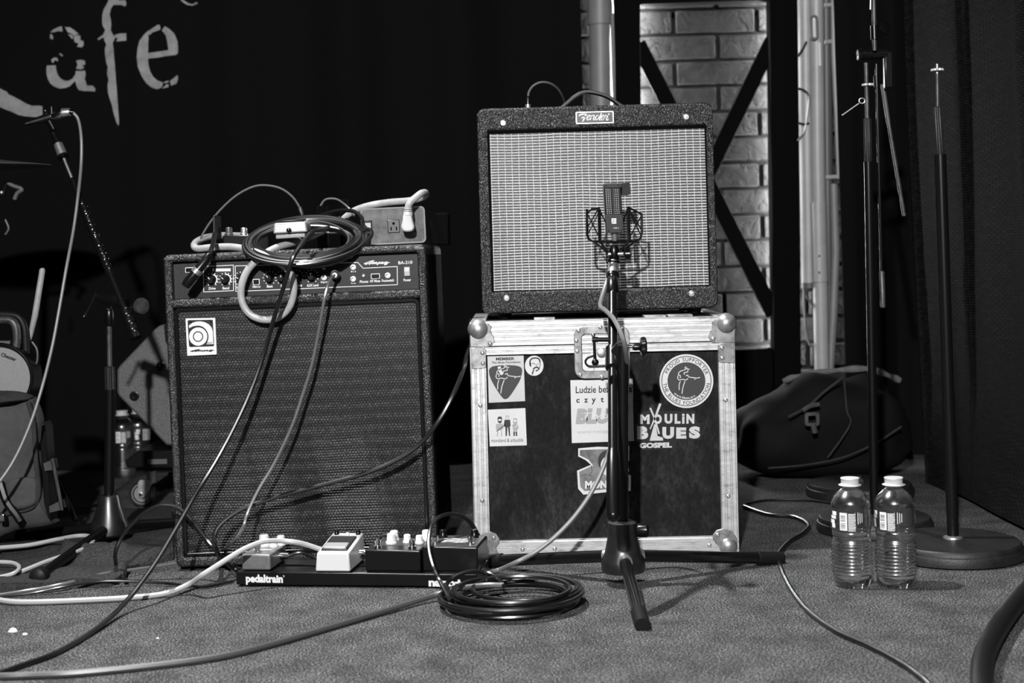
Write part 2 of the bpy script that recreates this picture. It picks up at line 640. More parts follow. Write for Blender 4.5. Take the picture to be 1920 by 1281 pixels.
def cable(name, pts, r, mat, label, n=8, k=8, closed=False, cat='cable', group=None):
    global OFF
    sm = catmull(pts, k, closed)
    OFF = Vector(pts[len(pts) // 2])
    o = MB().tube(sm, r, n, closed).build(name, mat)
    return tag(o, label, cat, group)
# ================================================================== setting
zero()
MB().box(-4.5, 4.5, -2.5, 5.0, -0.06, 0).build('floor', 'carpet', kind='structure')
YB = 4.50                                   # face of the brick wall
wall = MB().box(-4.5, 4.5, YB + 0.020, YB + 0.25, 0, 3.2).build('wall_back', 'mortar', kind='structure')
sc = FPX / YB
course = 48.5 / sc
zr = P(1322, 16, YB).z                      # a bed joint
xj = P(1263, 40, YB).x                      # a head joint of an even course
blen = 155 / sc
for k in range(-3, 15):
    z1 = zr - k * course - 0.005
    z0 = z1 - course + 0.010
    if z0 < 0.02:
        continue
    for j in range(-3, 4):
        xa = xj + j * blen + (0 if k % 2 == 0 else blen * 0.52) + 0.006
        xb = xa + blen - 0.012
        d = R.uniform(0, 0.004)
        MB().box(xa, xb, YB - d, YB + 0.03, z0, z1).build('brick', 'brick', wall, bevel=0.004, seg=1)

# ---- drapes
XE = P(1098, 300, 4.2).x
def back_y(x, z):
    e = min(1.0, max(0.0, (x + 1.05) / 0.35))
    a = 0.006 + 0.034 * e
    return 4.22 + a * math.sin(x * 11.0 + 0.5 * math.sin(z * 1.2)) + 0.4 * a * math.sin(x * 27 + 1.3 + 0.4 * z) - 0.02 * math.exp(-((x + 1.08) / 0.05) ** 2)
def drape(mb, x0, x1, z0, z1, nx, nz, fy, thick=0.006):
    vs, fs = [], []
    for s_ in (0, 1):
        for j in range(nz + 1):
            for i in range(nx + 1):
                x = x0 + (x1 - x0) * i / nx
                z = z0 + (z1 - z0) * j / nz
                vs.append((x, fy(x, z) + s_ * thick, z))
    k = (nx + 1) * (nz + 1)
    for j in range(nz):
        for i in range(nx):
            a = j * (nx + 1) + i
            fs.append((a, a + 1, a + nx + 2, a + nx + 1))
            fs.append((k + a, k + a + nx + 1, k + a + nx + 2, k + a + 1))
    for j in range(nz):
        for i in (0, nx):
            a = j * (nx + 1) + i
            fs.append((a, a + nx + 1, k + a + nx + 1, k + a))
    return mb.add(vs, fs)
bd = thing('stage_backdrop', 'tall black cloth backdrop printed with large worn pale letters', 'curtain')
drape(MB(), -3.4, XE, 0.0, 2.6, 240, 24, back_y).build('cloth', 'velvet', bd)
def letter(polys, name='printed_letter'):
    mb = MB()
    for poly in polys:
        pts = [P(cx / 5.333, cy / 5.333, 4.2) for cx, cy in poly]
        # dense outline so that the print follows the cloth
        mb.add([(p_.x, back_y(p_.x, p_.z) - 0.003, p_.z) for p_ in pts], [tuple(range(len(pts)))])
    return mb.build(name, 'letter_print', bd)
def quadstrip(a, b):
    """two outlines of equal length -> list of quads (keeps the print close to the cloth)"""
    return [[a[i], a[i + 1], b[i + 1], b[i]] for i in range(len(a) - 1)]
# C tail
letter(quadstrip([(-130, 800), (-60, 850), (0, 890), (50, 912), (62, 935), (120, 962), (190, 1000), (250, 1035), (300, 1052), (370, 1052), (408, 1058)],
                 [(-150, 985), (-80, 1030), (0, 1075), (40, 1092), (60, 1098), (105, 1115), (160, 1142), (230, 1158), (300, 1163), (370, 1166), (410, 1160)]))
# a
letter([[(490, 318), (520, 290), (575, 265), (610, 258), (615, 310), (570, 306), (520, 318)],
        [(640, 266), (690, 268), (735, 298), (775, 335), (730, 352), (700, 330), (668, 318)],
        [(670, 335), (700, 340), (725, 362), (712, 388)],
        [(735, 352), (790, 348), (795, 400), (820, 402), (826, 440), (808, 468), (760, 462), (775, 430), (735, 415), (728, 375)],
        [(490, 335), (505, 336), (522, 365), (515, 392), (486, 376)],
        [(500, 592), (525, 572), (558, 572), (572, 600), (560, 608), (540, 592), (520, 625), (505, 615)],
        [(580, 530), (600, 532), (622, 552), (608, 560), (590, 545)]]
       + quadstrip([(455, 650), (450, 690), (452, 735), (465, 785), (490, 830), (530, 862), (585, 882), (640, 876), (690, 858), (745, 800)],
                   [(546, 648), (550, 690), (560, 725), (572, 752), (590, 775), (610, 790), (640, 804), (675, 804), (712, 786), (740, 745)])
       + [[(750, 602), (790, 592), (836, 600), (840, 640), (812, 648), (830, 672), (800, 690), (750, 682), (765, 640)],
          [(748, 705), (800, 705), (838, 700), (844, 740), (836, 785), (740, 800), (720, 790), (742, 745)],
          [(740, 800), (836, 785), (856, 850), (870, 905), (820, 906), (775, 895), (756, 860)],
          [(856, 850), (915, 852), (938, 882), (934, 908), (870, 906)]])
# f
letter(quadstrip([(1075, -60), (1060, 10), (1020, 80), (1004, 140), (1004, 215), (1010, 250), (1034, 290), (1014, 335), (1026, 400), (1045, 430), (1030, 480), (1033, 540), (1045, 620), (1060, 660), (1052, 730), (1068, 790), (1058, 840), (1060, 905), (1075, 970), (1100, 1040), (1118, 1130), (1145, 1215), (1165, 1250)],
                 [(1250, -60), (1120, 30), (1088, 80), (1078, 140), (1090, 190), (1094, 240), (1088, 290), (1110, 335), (1135, 365), (1108, 420), (1116, 480), (1122, 560), (1128, 620), (1132, 680), (1136, 730), (1140, 790), (1146, 840), (1150, 905), (1155, 970), (1160, 1040), (1166, 1130), (1172, 1200), (1170, 1240)])
       + [[(1110, 0), (1240, -6), (1256, 30), (1240, 58), (1200, 40), (1105, 38)],
          [(1128, 338), (1180, 326), (1250, 326), (1252, 400), (1145, 405), (1160, 372), (1130, 366)],
          [(1014, 335), (960, 378), (966, 394), (1000, 372), (1026, 362)]])
# e
letter(quadstrip([(1480, 300), (1440, 345), (1395, 405), (1375, 480), (1365, 570), (1378, 670), (1415, 760), (1460, 830), (1510, 872), (1560, 888), (1600, 868)],
                 [(1478, 352), (1482, 370), (1478, 420), (1478, 480), (1476, 560), (1480, 640), (1496, 710), (1525, 765), (1560, 798), (1600, 812), (1616, 826)])
       + quadstrip([(1470, 318), (1510, 282), (1562, 240), (1584, 240)], [(1488, 350), (1520, 318), (1562, 300), (1590, 284)])
       + quadstrip([(1604, 292), (1630, 250), (1670, 274), (1720, 320), (1752, 400), (1757, 470), (1755, 524)],
                   [(1606, 300), (1622, 318), (1640, 345), (1652, 400), (1660, 450), (1664, 480), (1655, 495)])
       + quadstrip([(1470, 530), (1560, 512), (1650, 492), (1755, 480)], [(1470, 585), (1560, 570), (1650, 548), (1740, 535)])
       + [[(1616, 815), (1660, 796), (1672, 806), (1640, 826)], [(1604, 880), (1650, 832), (1668, 838), (1664, 862)],
          [(1680, 800), (1752, 738), (1758, 770), (1742, 826), (1690, 846)]])
# accent
letter(quadstrip([(1780, -20), (1810, 8), (1850, 30), (1900, 40), (1960, 20)], [(1800, -24), (1830, -4), (1860, 14), (1900, 26), (1950, 4)]))

X2a, X2b = P(1572, 300, 4.1).x, P(1800, 300, 4.1).x
def side_y(x, z):
    return 4.08 + 0.035 * math.sin(x * 26 + 0.6 * z) + 0.015 * math.sin(x * 61 + 1)
sd = drape(MB(), X2a, 2.6, 0, 2.6, 120, 20, side_y).build('stage_drape', 'velvet')
tag(sd, 'plain black pleated drape hanging behind the microphone stands', 'curtain')

# coarse gauze drape, pooling on the floor at its foot
def gauze():
    nx, nz = 130, 90
    vs, uv, fs = [], [], []
    for s_ in (0, 1):
        u = 0.0
        for i in range(nx + 1):
            t = i / nx
            for j in range(nz + 1):
                q = j / nz                              # 0 at the floor
                z = 2.5 * q ** 1.4
                spread = max(0.0, 1 - z / 0.34)
                y0 = 3.56 - 0.62 * min(1, t / 0.30) ** 1.2
                x = (1724 + 760 * t - 960) / FPX * y0 + max(0, t - 0.75) * 2 - 0.012 * z
                fold = 0.06 * math.sin(t * 46 + 0.5 * math.sin(z * 2)) + 0.015 * math.sin(t * 110 + z)
                y = y0 + fold * (0.5 + 0.5 * min(1, z)) - 0.24 * spread ** 2 * min(1, t * 5) * (1 + 0.5 * math.sin(t * 37))
                x -= 0.05 * spread ** 2 * min(1, t * 6)
                if t > 0.06:
                    z += 0.05 * spread * max(0, math.sin(t * 44 + 16 * y)) * (1 - spread) * 2.2 + 0.006 * spread
                vs.append((x, y + 0.004 * s_, z + 0.003))
                uv.append((t * 1.25, 2.5 * q ** 1.4 + (0.3 * (1 - spread) if spread < 1 else 0)))
    k = (nx + 1) * (nz + 1)
    for i in range(nx):
        for j in range(nz):
            a = i * (nz + 1) + j
            fs.append((a, a + nz + 1, a + nz + 2, a + 1))
            fs.append((k + a, k + a + 1, k + a + nz + 2, k + a + nz + 1))
    mb = MB()
    mb.add(vs, fs)
    mb.uv = uv
    return mb
zero()
tag(gauze().build('gauze_drape', 'gauze', angle=80), 'dark coarse-woven gauze drape bunching on the floor behind the round-based stand', 'curtain')

# ---- X-braced black frame, lit bricks behind it
YF = 4.38
fr = thing('braced_frame', 'tall black frame with crossed braces in front of lit bricks', 'frame', P(1322, 300, YF).xy.to_3d(), world=True)
def bar(name, a, b, wd, y0, y1, mat='black_frame'):
    """flat bar between two (x, z) points"""
    ax, az = a
    bx, bz = b
    d = Vector((bx - ax, bz - az)).normalized()
    q = Vector((-d.y, d.x)) * wd / 2
    return MB().prism([(ax + q.x, az + q.y), (bx + q.x, bz + q.y), (bx - q.x, bz - q.y), (ax - q.x, az - q.y)], y0, y1).build(name, mat, fr, bevel=0.002, seg=1)
def xz(px, py, Y):
    p_ = P(px, py, Y)
    return (p_.x, p_.z)
def quad(name, pl, y0, y1, mat, par):
    return MB().prism([xz(px, py, y0) for px, py in pl], y0, y1).build(name, mat, par, bevel=0.002, seg=1)
tl, tr, bl, br_ = (1201, 8), (1443, 0), (1204, 660), (1449, 652)
p0 = P(1175, 900, YF)
quad('post', [(1152, -120), (1199, -120), (1203, 300), (1207, 900), (1160, 900), (1156, 300)], YF - 0.03, YF + 0.03, 'black_frame', fr)
quad('post', [(1441, -120), (1495, -120), (1499, 300), (1504, 930), (1455, 930), (1446, 300)], YF - 0.03, YF + 0.03, 'black_frame', fr)
quad('rail', [(1199, 8), (1443, 0), (1441, -90), (1197, -82)], YF - 0.025, YF + 0.025, 'black_frame', fr)
quad('rail', [(1204, 662), (1449, 653), (1452, 900), (1207, 909)], YF - 0.025, YF + 0.025, 'black_frame', fr)
wb = 29 / (FPX / YF)
bar('brace', xz(1196, 82, YF), xz(1450, 590, YF), wb, YF - 0.012, YF)
bar('brace', xz(1449, 75, YF), xz(1200, 590, YF), wb, YF + 0.001, YF + 0.013)
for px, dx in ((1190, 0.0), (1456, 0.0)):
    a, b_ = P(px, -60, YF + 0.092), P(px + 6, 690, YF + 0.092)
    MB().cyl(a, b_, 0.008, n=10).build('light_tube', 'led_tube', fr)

# ---- pale pipe to the left of it
pp = thing('wall_pipe', 'pale grey upright pipe with a collar between backdrop and black frame', 'pipe', P(1127, 300, 4.40).xy.to_3d(), world=True)
c0, c1 = P(1124, -80, 4.42), P(1138, 900, 4.42)
c1.z = 0
MB().cyl(c0, c1, 0.036, n=24).build('tube', 'grey_tube', pp)
d = (c1 - c0).normalized()
k0 = P(1126, 48, 4.42)
MB().cyl(c0, k0, 0.0405, n=24).build('collar', 'grey_tube', pp, bevel=0.002)
MB().box(P(1143, 28, 4.42).x, P(1149, 28, 4.42).x, 4.37, 4.40, P(1143, 250, 4.42).z, P(1143, 30, 4.42).z).build('clip_strip', 'dark_tube', pp, bevel=0.001)

# ---- bundle of pale folded tubes
YT = 4.12
fs_ = thing('folded_screen_stand', 'bundle of pale upright folded stand tubes with hanging cable loops', 'stand', P(1540, 300, YT).xy.to_3d(), world=True)
fs_.location.z = 0
OFF = Vector(fs_.location)
def tb(name, pts, r, mat, n=16):
    return MB().tube([P(a, b_, YT + (c if c else 0)) for a, b_, c in pts], r, n).build(name, mat, fs_)
tb('screen_case', [(1509, -80, 0), (1512, 200, 0), (1515, 400, 0), (1517, 537, 0)], 0.0225, 'pale_tube')
tb('end_cap', [(1517, 530, 0), (1517.3, 540, 0)], 0.0235, 'dark_tube')
tb('pole', [(1530, -80, -0.02), (1533, 300, -0.02), (1538, 530, -0.02), (1541, 696, -0.02)], 0.0215, 'pale_tube')
tb('pole_sleeve', [(1534, 380, -0.022), (1537.5, 529, -0.022)], 0.0232, 'pale_tube')
for py in (480, 511):
    a = P(1536, py, YT - 0.046)
    MB().sphere(a, 0.0035, 8).build('screw', 'dark_tube', fs_)
tb('rear_pole', [(1548, -80, 0.02), (1551, 300, 0.02), (1554, 690, 0.02)], 0.017, 'dark_tube')
tb('support_arm', [(1562, -80, 0), (1564, 100, 0), (1571, 250, 0), (1574, 335, 0)], 0.0085, 'pale_tube')
tb('support_arm', [(1563, 345, 0.01), (1567, 470, 0.01), (1562, 600, 0.01), (1556, 694, 0.01)], 0.012, 'grey_tube')
for py in (10, 79, 333):
    tb('bracket', [(1546, py, 0.0), (1570 + py * 0.02, py - 2, 0.0)], 0.0065, 'pale_tube', 8)
a = P(1526, 52, YT - 0.046)
sl = MB().ring(rrect(a.x - 0.012, a.x + 0.012, a.z - 0.036, a.z + 0.036, 0.0115), rrect(a.x - 0.007, a.x + 0.007, a.z - 0.031, a.z + 0.031, 0.0068), a.y - 0.006, a.y + 0.004).build('slot_handle', 'dark_tube', fs_)
MB().box(a.x - 0.003, a.x + 0.003, a.y - 0.004, a.y + 0.002, a.z - 0.028, a.z + 0.028).build('latch_bar', 'satin_metal', sl)
MB().box(P(1527, 84, YT).x, P(1532, 84, YT).x, YT - 0.046, YT - 0.04, P(1530, 128, YT).z, P(1530, 84, YT).z).build('reflective_strip', 'white_paint', fs_)
for seq in ([(1512, 78), (1505, 92), (1496, 106)], [(1496, 166), (1508, 170), (1516, 182), (1513, 215), (1508, 245), (1496, 264)], [(1497, 231), (1508, 233), (1517, 231)]):
    MB().tube(catmull([P(a, b_, YT - 0.027) for a, b_ in seq], 6), 0.0032, 6).build('cord', 'black_satin', fs_)
MB().tube(catmull([P(1507, 540, YT), P(1509, 590, YT), P(1513, 630, YT), P(1520, 650, YT - 0.02)], 6), 0.0035, 6).build('cord', 'dark_tube', fs_)
MB().tube(catmull([P(1508, 545, YT), P(1514, 560, YT), P(1524, 578, YT - 0.03)], 6), 0.0035, 6).build('cord', 'dark_tube', fs_)

# ---- slumped black bag on the floor at the back
def bag():
    bg = thing('gig_bag', 'slumped black cloth bag on the floor below the pale folded tubes', 'bag', (P(1545, 860, 3.75).x, 3.75, 0))
    nu, nv = 64, 28
    vs, fs = [], []
    for j in range(nv + 1):
        ph = -PI / 2 + PI * j / nv
        for i in range(nu):
            th = 2 * PI * i / nu
            e = 0.62
            cx = math.copysign(abs(math.cos(th)) ** e, math.cos(th)); cy = math.copysign(abs(math.sin(th)) ** e, math.sin(th))
            rr = abs(math.cos(ph)) ** 0.55
            x, y, z = 0.235 * rr * cx, 0.13 * rr * cy, 0.128 + 0.128 * math.copysign(abs(math.sin(ph)) ** 0.7, math.sin(ph))
            n1 = mnoise.noise(Vector((x * 7, y * 7, z * 7)))
            n2 = mnoise.noise(Vector((x * 18, y * 18 + 3, z * 18)))
            k = 1 + 0.16 * n1 + 0.05 * n2
            zz = z * (1 + 0.20 * n1) * (1 - 0.25 * max(0, x / 0.235) ** 2 - 0.15 * max(0, -x / 0.235) ** 2)
            vs.append((x * k, y * k, max(0.0, zz)))
    for j in range(nv):
        for i in range(nu):
            fs.append((j * nu + i, j * nu + (i + 1) % nu, (j + 1) * nu + (i + 1) % nu, (j + 1) * nu + i))
    MB().add(vs, fs).build('body', 'bag_cloth', bg, angle=80)
    O = Vector(bg.location)
    def pts(seq, Y):
        return [P(a, b_, Y) - O for a, b_ in seq]
    MB().tube(catmull(pts([(1468, 715), (1500, 706), (1560, 696), (1625, 692), (1660, 702), (1688, 714)], 3.72), 6), [0.006 + 0.004 * math.sin(i * 0.5) ** 2 for i in range(31)], 8).build('zip_band', 'bag_edge', bg)
    MB().tube(catmull(pts([(1478, 782), (1515, 762), (1545, 735), (1575, 712)], 3.60), 6), 0.003, 6).build('piping', 'canvas_dark', bg)
    MB().tube(catmull(pts([(1583, 715), (1588, 770), (1595, 792), (1580, 820), (1552, 858)], 3.605), 6), 0.0022, 6).build('piping', 'canvas_dark', bg)
    MB().tube(catmull(pts([(1440, 878), (1510, 872), (1580, 858), (1640, 832), (1690, 800)], 3.60), 6), 0.0022, 6).build('piping', 'canvas_dark', bg)
    c = P(1522, 788, 3.585) - O
    bk = MB().ring(rrect(c.x - 0.018, c.x + 0.018, c.z - 0.014, c.z + 0.02, 0.006), rrect(c.x - 0.010, c.x + 0.010, c.z - 0.007, c.z + 0.012, 0.003), c.y - 0.006, c.y + 0.004)
    bk.build('buckle', 'grey_paint_metal', bg)
    MB().tube(catmull(pts([(1505, 770), (1518, 762), (1536, 758)], 3.59), 5), 0.006, 6).build('strap', 'canvas', bg)
    MB().tube(catmull(pts([(1524, 795), (1528, 812)], 3.58), 5), 0.007, 6).build('strap', 'canvas', bg)
bag()
zero()
# ================================================================== bass combo amplifier
SA = 957.0
p0 = P(330, 1072, 2.79)
amp = thing('bass_amplifier', 'tall black bass combo amplifier with dark woven grille and top control panel', 'amplifier', (p0.x, 2.79, 0.0), (0, rad(-0.8), rad(-1.5)))
def A(px, py):
    return (((px - 330) + .0453 * (1072 - py)) / SA, ((1072 - py) - .0407 * (px - 330)) / SA)
W_, H_, D_ = 0.516, 0.621, 0.40
Z0 = 0.006
cab = MB().ring(rrect(0, W_, Z0, H_, 0.012), rrect(0.0165, W_ - 0.0165, Z0 + 0.02, H_ - 0.015, 0.004), 0, D_)
cab.box(0.01, W_ - 0.01, D_ - 0.02, D_ - 0.002, Z0 + 0.01, H_ - 0.01)
cab.box(0.012, W_ - 0.012, 0.0, 0.20, 0.5155, 0.534)
cab.build('cabinet', 'rough_tolex', amp, bevel=0.006, seg=3)
MB().box(W_ + 0.0005, W_ + 0.002, 0.02, D_ - 0.03, 0.03, H_ - 0.02).build('side_panel', 'shaded_side_tolex', amp, bevel=0.001, seg=1)  # thin dark sheet laid over the cabinet side to paint in its shade
gz0, gz1 = 0.0262, 0.5155
gr = MB().box(0.020, W_ - 0.020, 0.010, 0.02, gz0 + 0.004, gz1 - 0.004).build('grille', 'black_grille', amp, bevel=0.003)
MB().ring(rrect(0.0165, W_ - 0.0165, gz0, gz1, 0.008), rrect(0.0235, W_ - 0.0235, gz0 + 0.007, gz1 - 0.007, 0.006), 0.004, 0.018).build('grille_piping', 'black_metal', amp, bevel=0.002)
panel = MB().box(0.0165, W_ - 0.0165, 0.016, 0.03, 0.5335, H_ - 0.0155).build('control_panel', 'panel_black', amp)
yp = 0.0157
YK = 0.016
pr = MB()
def aline(pl, wd=0.0014, closed=False):
    pts = [A(*q) for q in pl]
    if closed:
        pts.append(pts[0])
    for a, b_ in zip(pts, pts[1:]):
        d = (Vector(b_) - Vector(a)).normalized() * wd * 0.45
        pr.ribbon([Vector(a) - d, Vector(b_) + d], wd, yp)
def atext(t, x0, y0, x1, y1, bold=0.03, shear=0.0, dy=-0.04):
    """lettering in the photo's box x0..x1, y0 top..y1 bottom"""
    k = (x1 - x0) * 0.0407
    pr.text(t, (A(x0, y1), A(x1, y1 - k), A(x0, y0)), yp, bold, shear)
aline([(376, 500.5), (433, 498), (433.5, 546), (377, 548.5)], closed=True)
aline([(668, 493.2), (436.5, 499.5), (438, 547.5), (743, 535), (742.5, 501), (678, 504), (668, 493.2)])
for x0, x1 in ((393.5, 397), (399.5, 428)):
    q = [A(x0, 510), A(x1, 509.5), A(x1, 504), A(x0, 504.5)]
    pr.flat(q, yp)
for t, xc, yc, wd in (('Drive', 393, 542, 13), ('Bend', 419, 541.5, 13), ('Volume', 447, 540.5, 17), ('Ultra Lo', 477, 538.5, 15), ('Bass', 502, 538, 11), ('Mid', 527, 537, 8),
                      ('Treble', 556, 536.5, 14), ('AUX Level', 583, 536.5, 22), ('Input', 605, 530.5, 13), ('In', 660, 509, 9), ('Out', 660, 531, 9), ('Phones', 680, 529.5, 16),
                      ('HF Mute', 701, 528.5, 19), ('Footswitch', 725, 527.5, 23), ('Power', 761.5, 526.5, 14), ('Mute', 352, 519, 12)):
    atext(t, xc - wd / 2, yc - 2.6, xc + wd / 2, yc + 2.6)
atext('BA-210', 744.5, 491, 771, 497, 0.02)
KN = [(392.5, 525), (418.5, 524.6), (446.7, 523.5), (502, 522), (525, 521.5), (553, 520), (581.5, 519)]
for i, (kx, ky) in enumerate(KN):
    c = A(kx, ky)
    if i < 2:
        pr.ribbon([(c[0] + 0.0098 * math.cos(rad(a)), c[1] + 0.0098 * math.sin(rad(a))) for a in range(-60, 100, 12)], 0.0026, yp)
    for k in range(11):
        a = rad(235 - 29 * k)
        pr.flat(circ(c[0] + 0.0128 * math.cos(a), c[1] + 0.0128 * math.sin(a), 0.0012, 6), yp)
pr.build('panel_print', 'print_white', panel)
# script name on the panel: drawn pen strokes
def script_name(mb, x0, x1, z0, z1, y, wd):
    """slanted brush lettering of the amplifier's name between x0..x1, z0..z1"""
    def q(pts, k=1.0):
        mb.ribbon(catmull([(x0 + (x1 - x0) * a, z0 + (z1 - z0) * b_, 0) for a, b_ in pts], 5), wd * k, y)
    q([(0.0, .38), (.12, .62), (.30, .95), (.40, 1.0)], 1.3)
    q([(.06, .22), (.16, .55), (.26, .95)], 1.6)
    q([(.19, .22), (.27, .55), (.34, .98)], 1.7)
    q([(.10, .50), (.20, .52), (.31, .55)], .9)
    for a in (.30, .37, .44):
        q([(a, .25), (a + .035, .60), (a + .06, .62), (a + .05, .25)], 1.3)
    q([(.50, .0), (.55, .35), (.58, .62)], 1.3)
    q([(.56, .60), (.63, .60), (.63, .35), (.56, .28)], 1.1)
    q([(.66, .42), (.75, .50), (.73, .63), (.66, .50), (.68, .27), (.78, .30)], 1.0)
    q([(.90, .60), (.82, .55), (.80, .32), (.86, .30), (.92, .58), (.88, .10), (.78, .0)], 1.2)
    q([(.90, .40), (.96, .42), (1.0, .52)], .8)
sp = MB()
a, b_ = A(680, 501), A(728, 488)
script_name(sp, a[0], b_[0], a[1] + 0.002, b_[1] - 0.001, yp, 0.0017)
sp.build('panel_script', 'print_white', panel, label='slanted white brush lettering')
# knobs
kb = MB().lathe([(0.0088, 0), (0.0086, 0.004), (0.0072, 0.006), (0.0066, 0.015), (0.0055, 0.017)], (0, YK, 0), (0, -1, 0), 20)
k0 = None
for i, (kx, ky) in enumerate(KN):
    c = A(kx, ky)
    if k0 is None:
        k0 = kb.build('knob', 'black_plastic', amp)
        k0.location = (c[0], 0, c[1])
        kk = k0
    else:
        kk = again(k0, amp, (c[0], 0, c[1]))
    pm = MB().box(-0.0007, 0.0007, YK - 0.0176, YK - 0.0165, 0.001, 0.006).build('pointer', 'print_white', kk)
    pm.rotation_euler = (0, rad((-40, -50, -60, -35, 20, 60, 10)[i]), 0)
# jack sockets
jm = MB().lathe([(0.0072, 0), (0.0072, 0.002), (0.0060, 0.003), (0.0055, 0.006), (0.0036, 0.0062), (0.0034, 0.001)], (0, YK, 0), (0, -1, 0), 18)
j0 = None
for jx, jy in ((605, 522), (660, 502.5), (660, 524.5), (725, 518), (628.5, 515.5)):
    c = A(jx, jy)
    if j0 is None:
        j0 = jm.build('jack_socket', 'satin_metal', amp, loc=(c[0], 0, c[1]))
    else:
        again(j0, amp, (c[0], 0, c[1]))
lm = MB().lathe([(0.0036, 0), (0.0034, 0.002), (0.0022, 0.0026), (0.0020, 0.001)], (0, YK, 0), (0, -1, 0), 12)
l0 = None
for jx, jy in ((604, 503.5), (679, 518)):
    c = A(jx, jy)
    if l0 is None:
        l0 = lm.build('mini_socket', 'satin_metal', amp, loc=(c[0], 0, c[1]))
    else:
        again(l0, amp, (c[0], 0, c[1]))
for (bx, by, w2, h2) in ((350, 507, 8, 5), (476.5, 529.5, 6.5, 5.5), (701.5, 519, 8.5, 5)):
    c = A(bx, by)
    w2, h2 = w2 / SA, h2 / SA
    bf = MB().ring(rrect(c[0] - w2, c[0] + w2, c[1] - h2, c[1] + h2, 0.0015), rrect(c[0] - w2 + .0014, c[0] + w2 - .0014, c[1] - h2 + .0014, c[1] + h2 - .0014, 0.0008), YK - 0.001, YK).build('button', 'print_white', amp)
    MB().box(c[0] - w2 + .0016, c[0] + w2 - .0016, YK - 0.004, YK, c[1] - h2 + .0016, c[1] + h2 - .0016).build('button_cap', 'black_plastic', bf, bevel=0.0008)
c = A(761, 510)
ps = MB().ring(rrect(c[0] - .0066, c[0] + .0066, c[1] - .0098, c[1] + .0098, .0015), rrect(c[0] - .0054, c[0] + .0054, c[1] - .0086, c[1] + .0086, .001), YK - .0025, YK).build('power_switch', 'grey_paint_metal', amp)
MB().add([(c[0] - .005, YK, c[1] - .0084), (c[0] + .005, YK, c[1] - .0084), (c[0] + .005, YK, c[1] + .0084), (c[0] - .005, YK, c[1] + .0084),
          (c[0] - .005, YK - .004, c[1]), (c[0] + .005, YK - .004, c[1]), (c[0] - .005, YK - .001, c[1] + .0084), (c[0] + .005, YK - .001, c[1] + .0084)],
         [(0, 1, 5, 4), (4, 5, 7, 6), (6, 7, 2, 3), (0, 4, 6, 3), (1, 2, 7, 5), (0, 3, 2, 1)]).build('rocker', 'switch_glow', ps)
# corners and feet
for cx in (0.012, W_ - 0.012):
    MB().box(cx - 0.010, cx + 0.010, -0.0012, 0.004, H_ - 0.011, H_ - 0.0055).build('corner_strip', 'grey_paint_metal', amp, bevel=0.001)
for cx in (0.04, W_ - 0.04):
    for cy in (0.05, D_ - 0.05):
        MB().lathe([(0.016, 0), (0.018, 0.012 + cx * 0.015)], (cx, cy, -0.004 - 0.014 * cx), (0, 0, 1), 14).build('foot', 'rubber', amp)
# maker's plate on the grille
u = A(345, 600); v = A(401, 597.5); w2 = A(348, 668)
def T(cx, cy):
    """pixels of the plate's close-up -> local"""
    return A(330 + cx / 14.23, 590 + cy / 14.23)
pl = [T(*q) for q in ((212, 130), (225, 115), (1000, 100), (1015, 112), (1058, 1065), (1045, 1082), (275, 1118), (262, 1105))]
bdg = MB().prism(pl, 0.0055, 0.0098).build('maker_plate', 'print_white', amp, bevel=0.0008)
MB().flat([T(*q) for q in ((272, 190), (290, 160), (925, 148), (952, 165), (990, 830), (965, 858), (345, 878), (312, 850))], 0.0052).build('plate_field', 'badge_black', bdg)
em = MB()
def band(o_, i_):
    for k in range(len(o_) - 1):
        em.flat([T(*o_[k]), T(*o_[k + 1]), T(*i_[k + 1]), T(*i_[k])], 0.0048)
n = 40
oo = [(560 + 245 * math.cos(2 * PI * k / n), 598 + 245 * math.sin(2 * PI * k / n)) for k in range(n + 1)]
ii = [(556 + 138 * math.cos(2 * PI * k / n), 598 + 142 * math.sin(2 * PI * k / n)) for k in range(n + 1)]
band(oo, ii)
em.flat([T(556 + 112 * math.cos(2 * PI * k / 28), 598 + 114 * math.sin(2 * PI * k / 28)) for k in range(28)], 0.0048)
band([(308, 300), (400, 232), (510, 196), (620, 190), (740, 215), (850, 275), (920, 360), (952, 450), (958, 560), (962, 680), (968, 750), (985, 775)],
     [(318, 372), (420, 322), (520, 306), (600, 308), (690, 340), (760, 400), (810, 480), (835, 560), (838, 620), (828, 680), (805, 745), (775, 808)])
em.flat([T(*q) for q in ((775, 808), (805, 745), (968, 750), (985, 775), (970, 798))], 0.0048)
em.build('plate_emblem', 'print_white', bdg)
sp = MB()
a, b_ = T(350, 1010), T(990, 930)
script_name(sp, a[0], b_[0], a[1] - .0006, b_[1], 0.0050, 0.0013)
sp.build('plate_script', 'ink', bdg)
for q in ((360, 205), (910, 198), (395, 825)):
    c = T(*q)
    MB().lathe([(0.0022, 0), (0.002, 0.001), (0.0008, 0.0012)], (c[0], 0.0053, c[1]), (0, -1, 0), 10).build('plate_screw', 'black_metal', bdg)

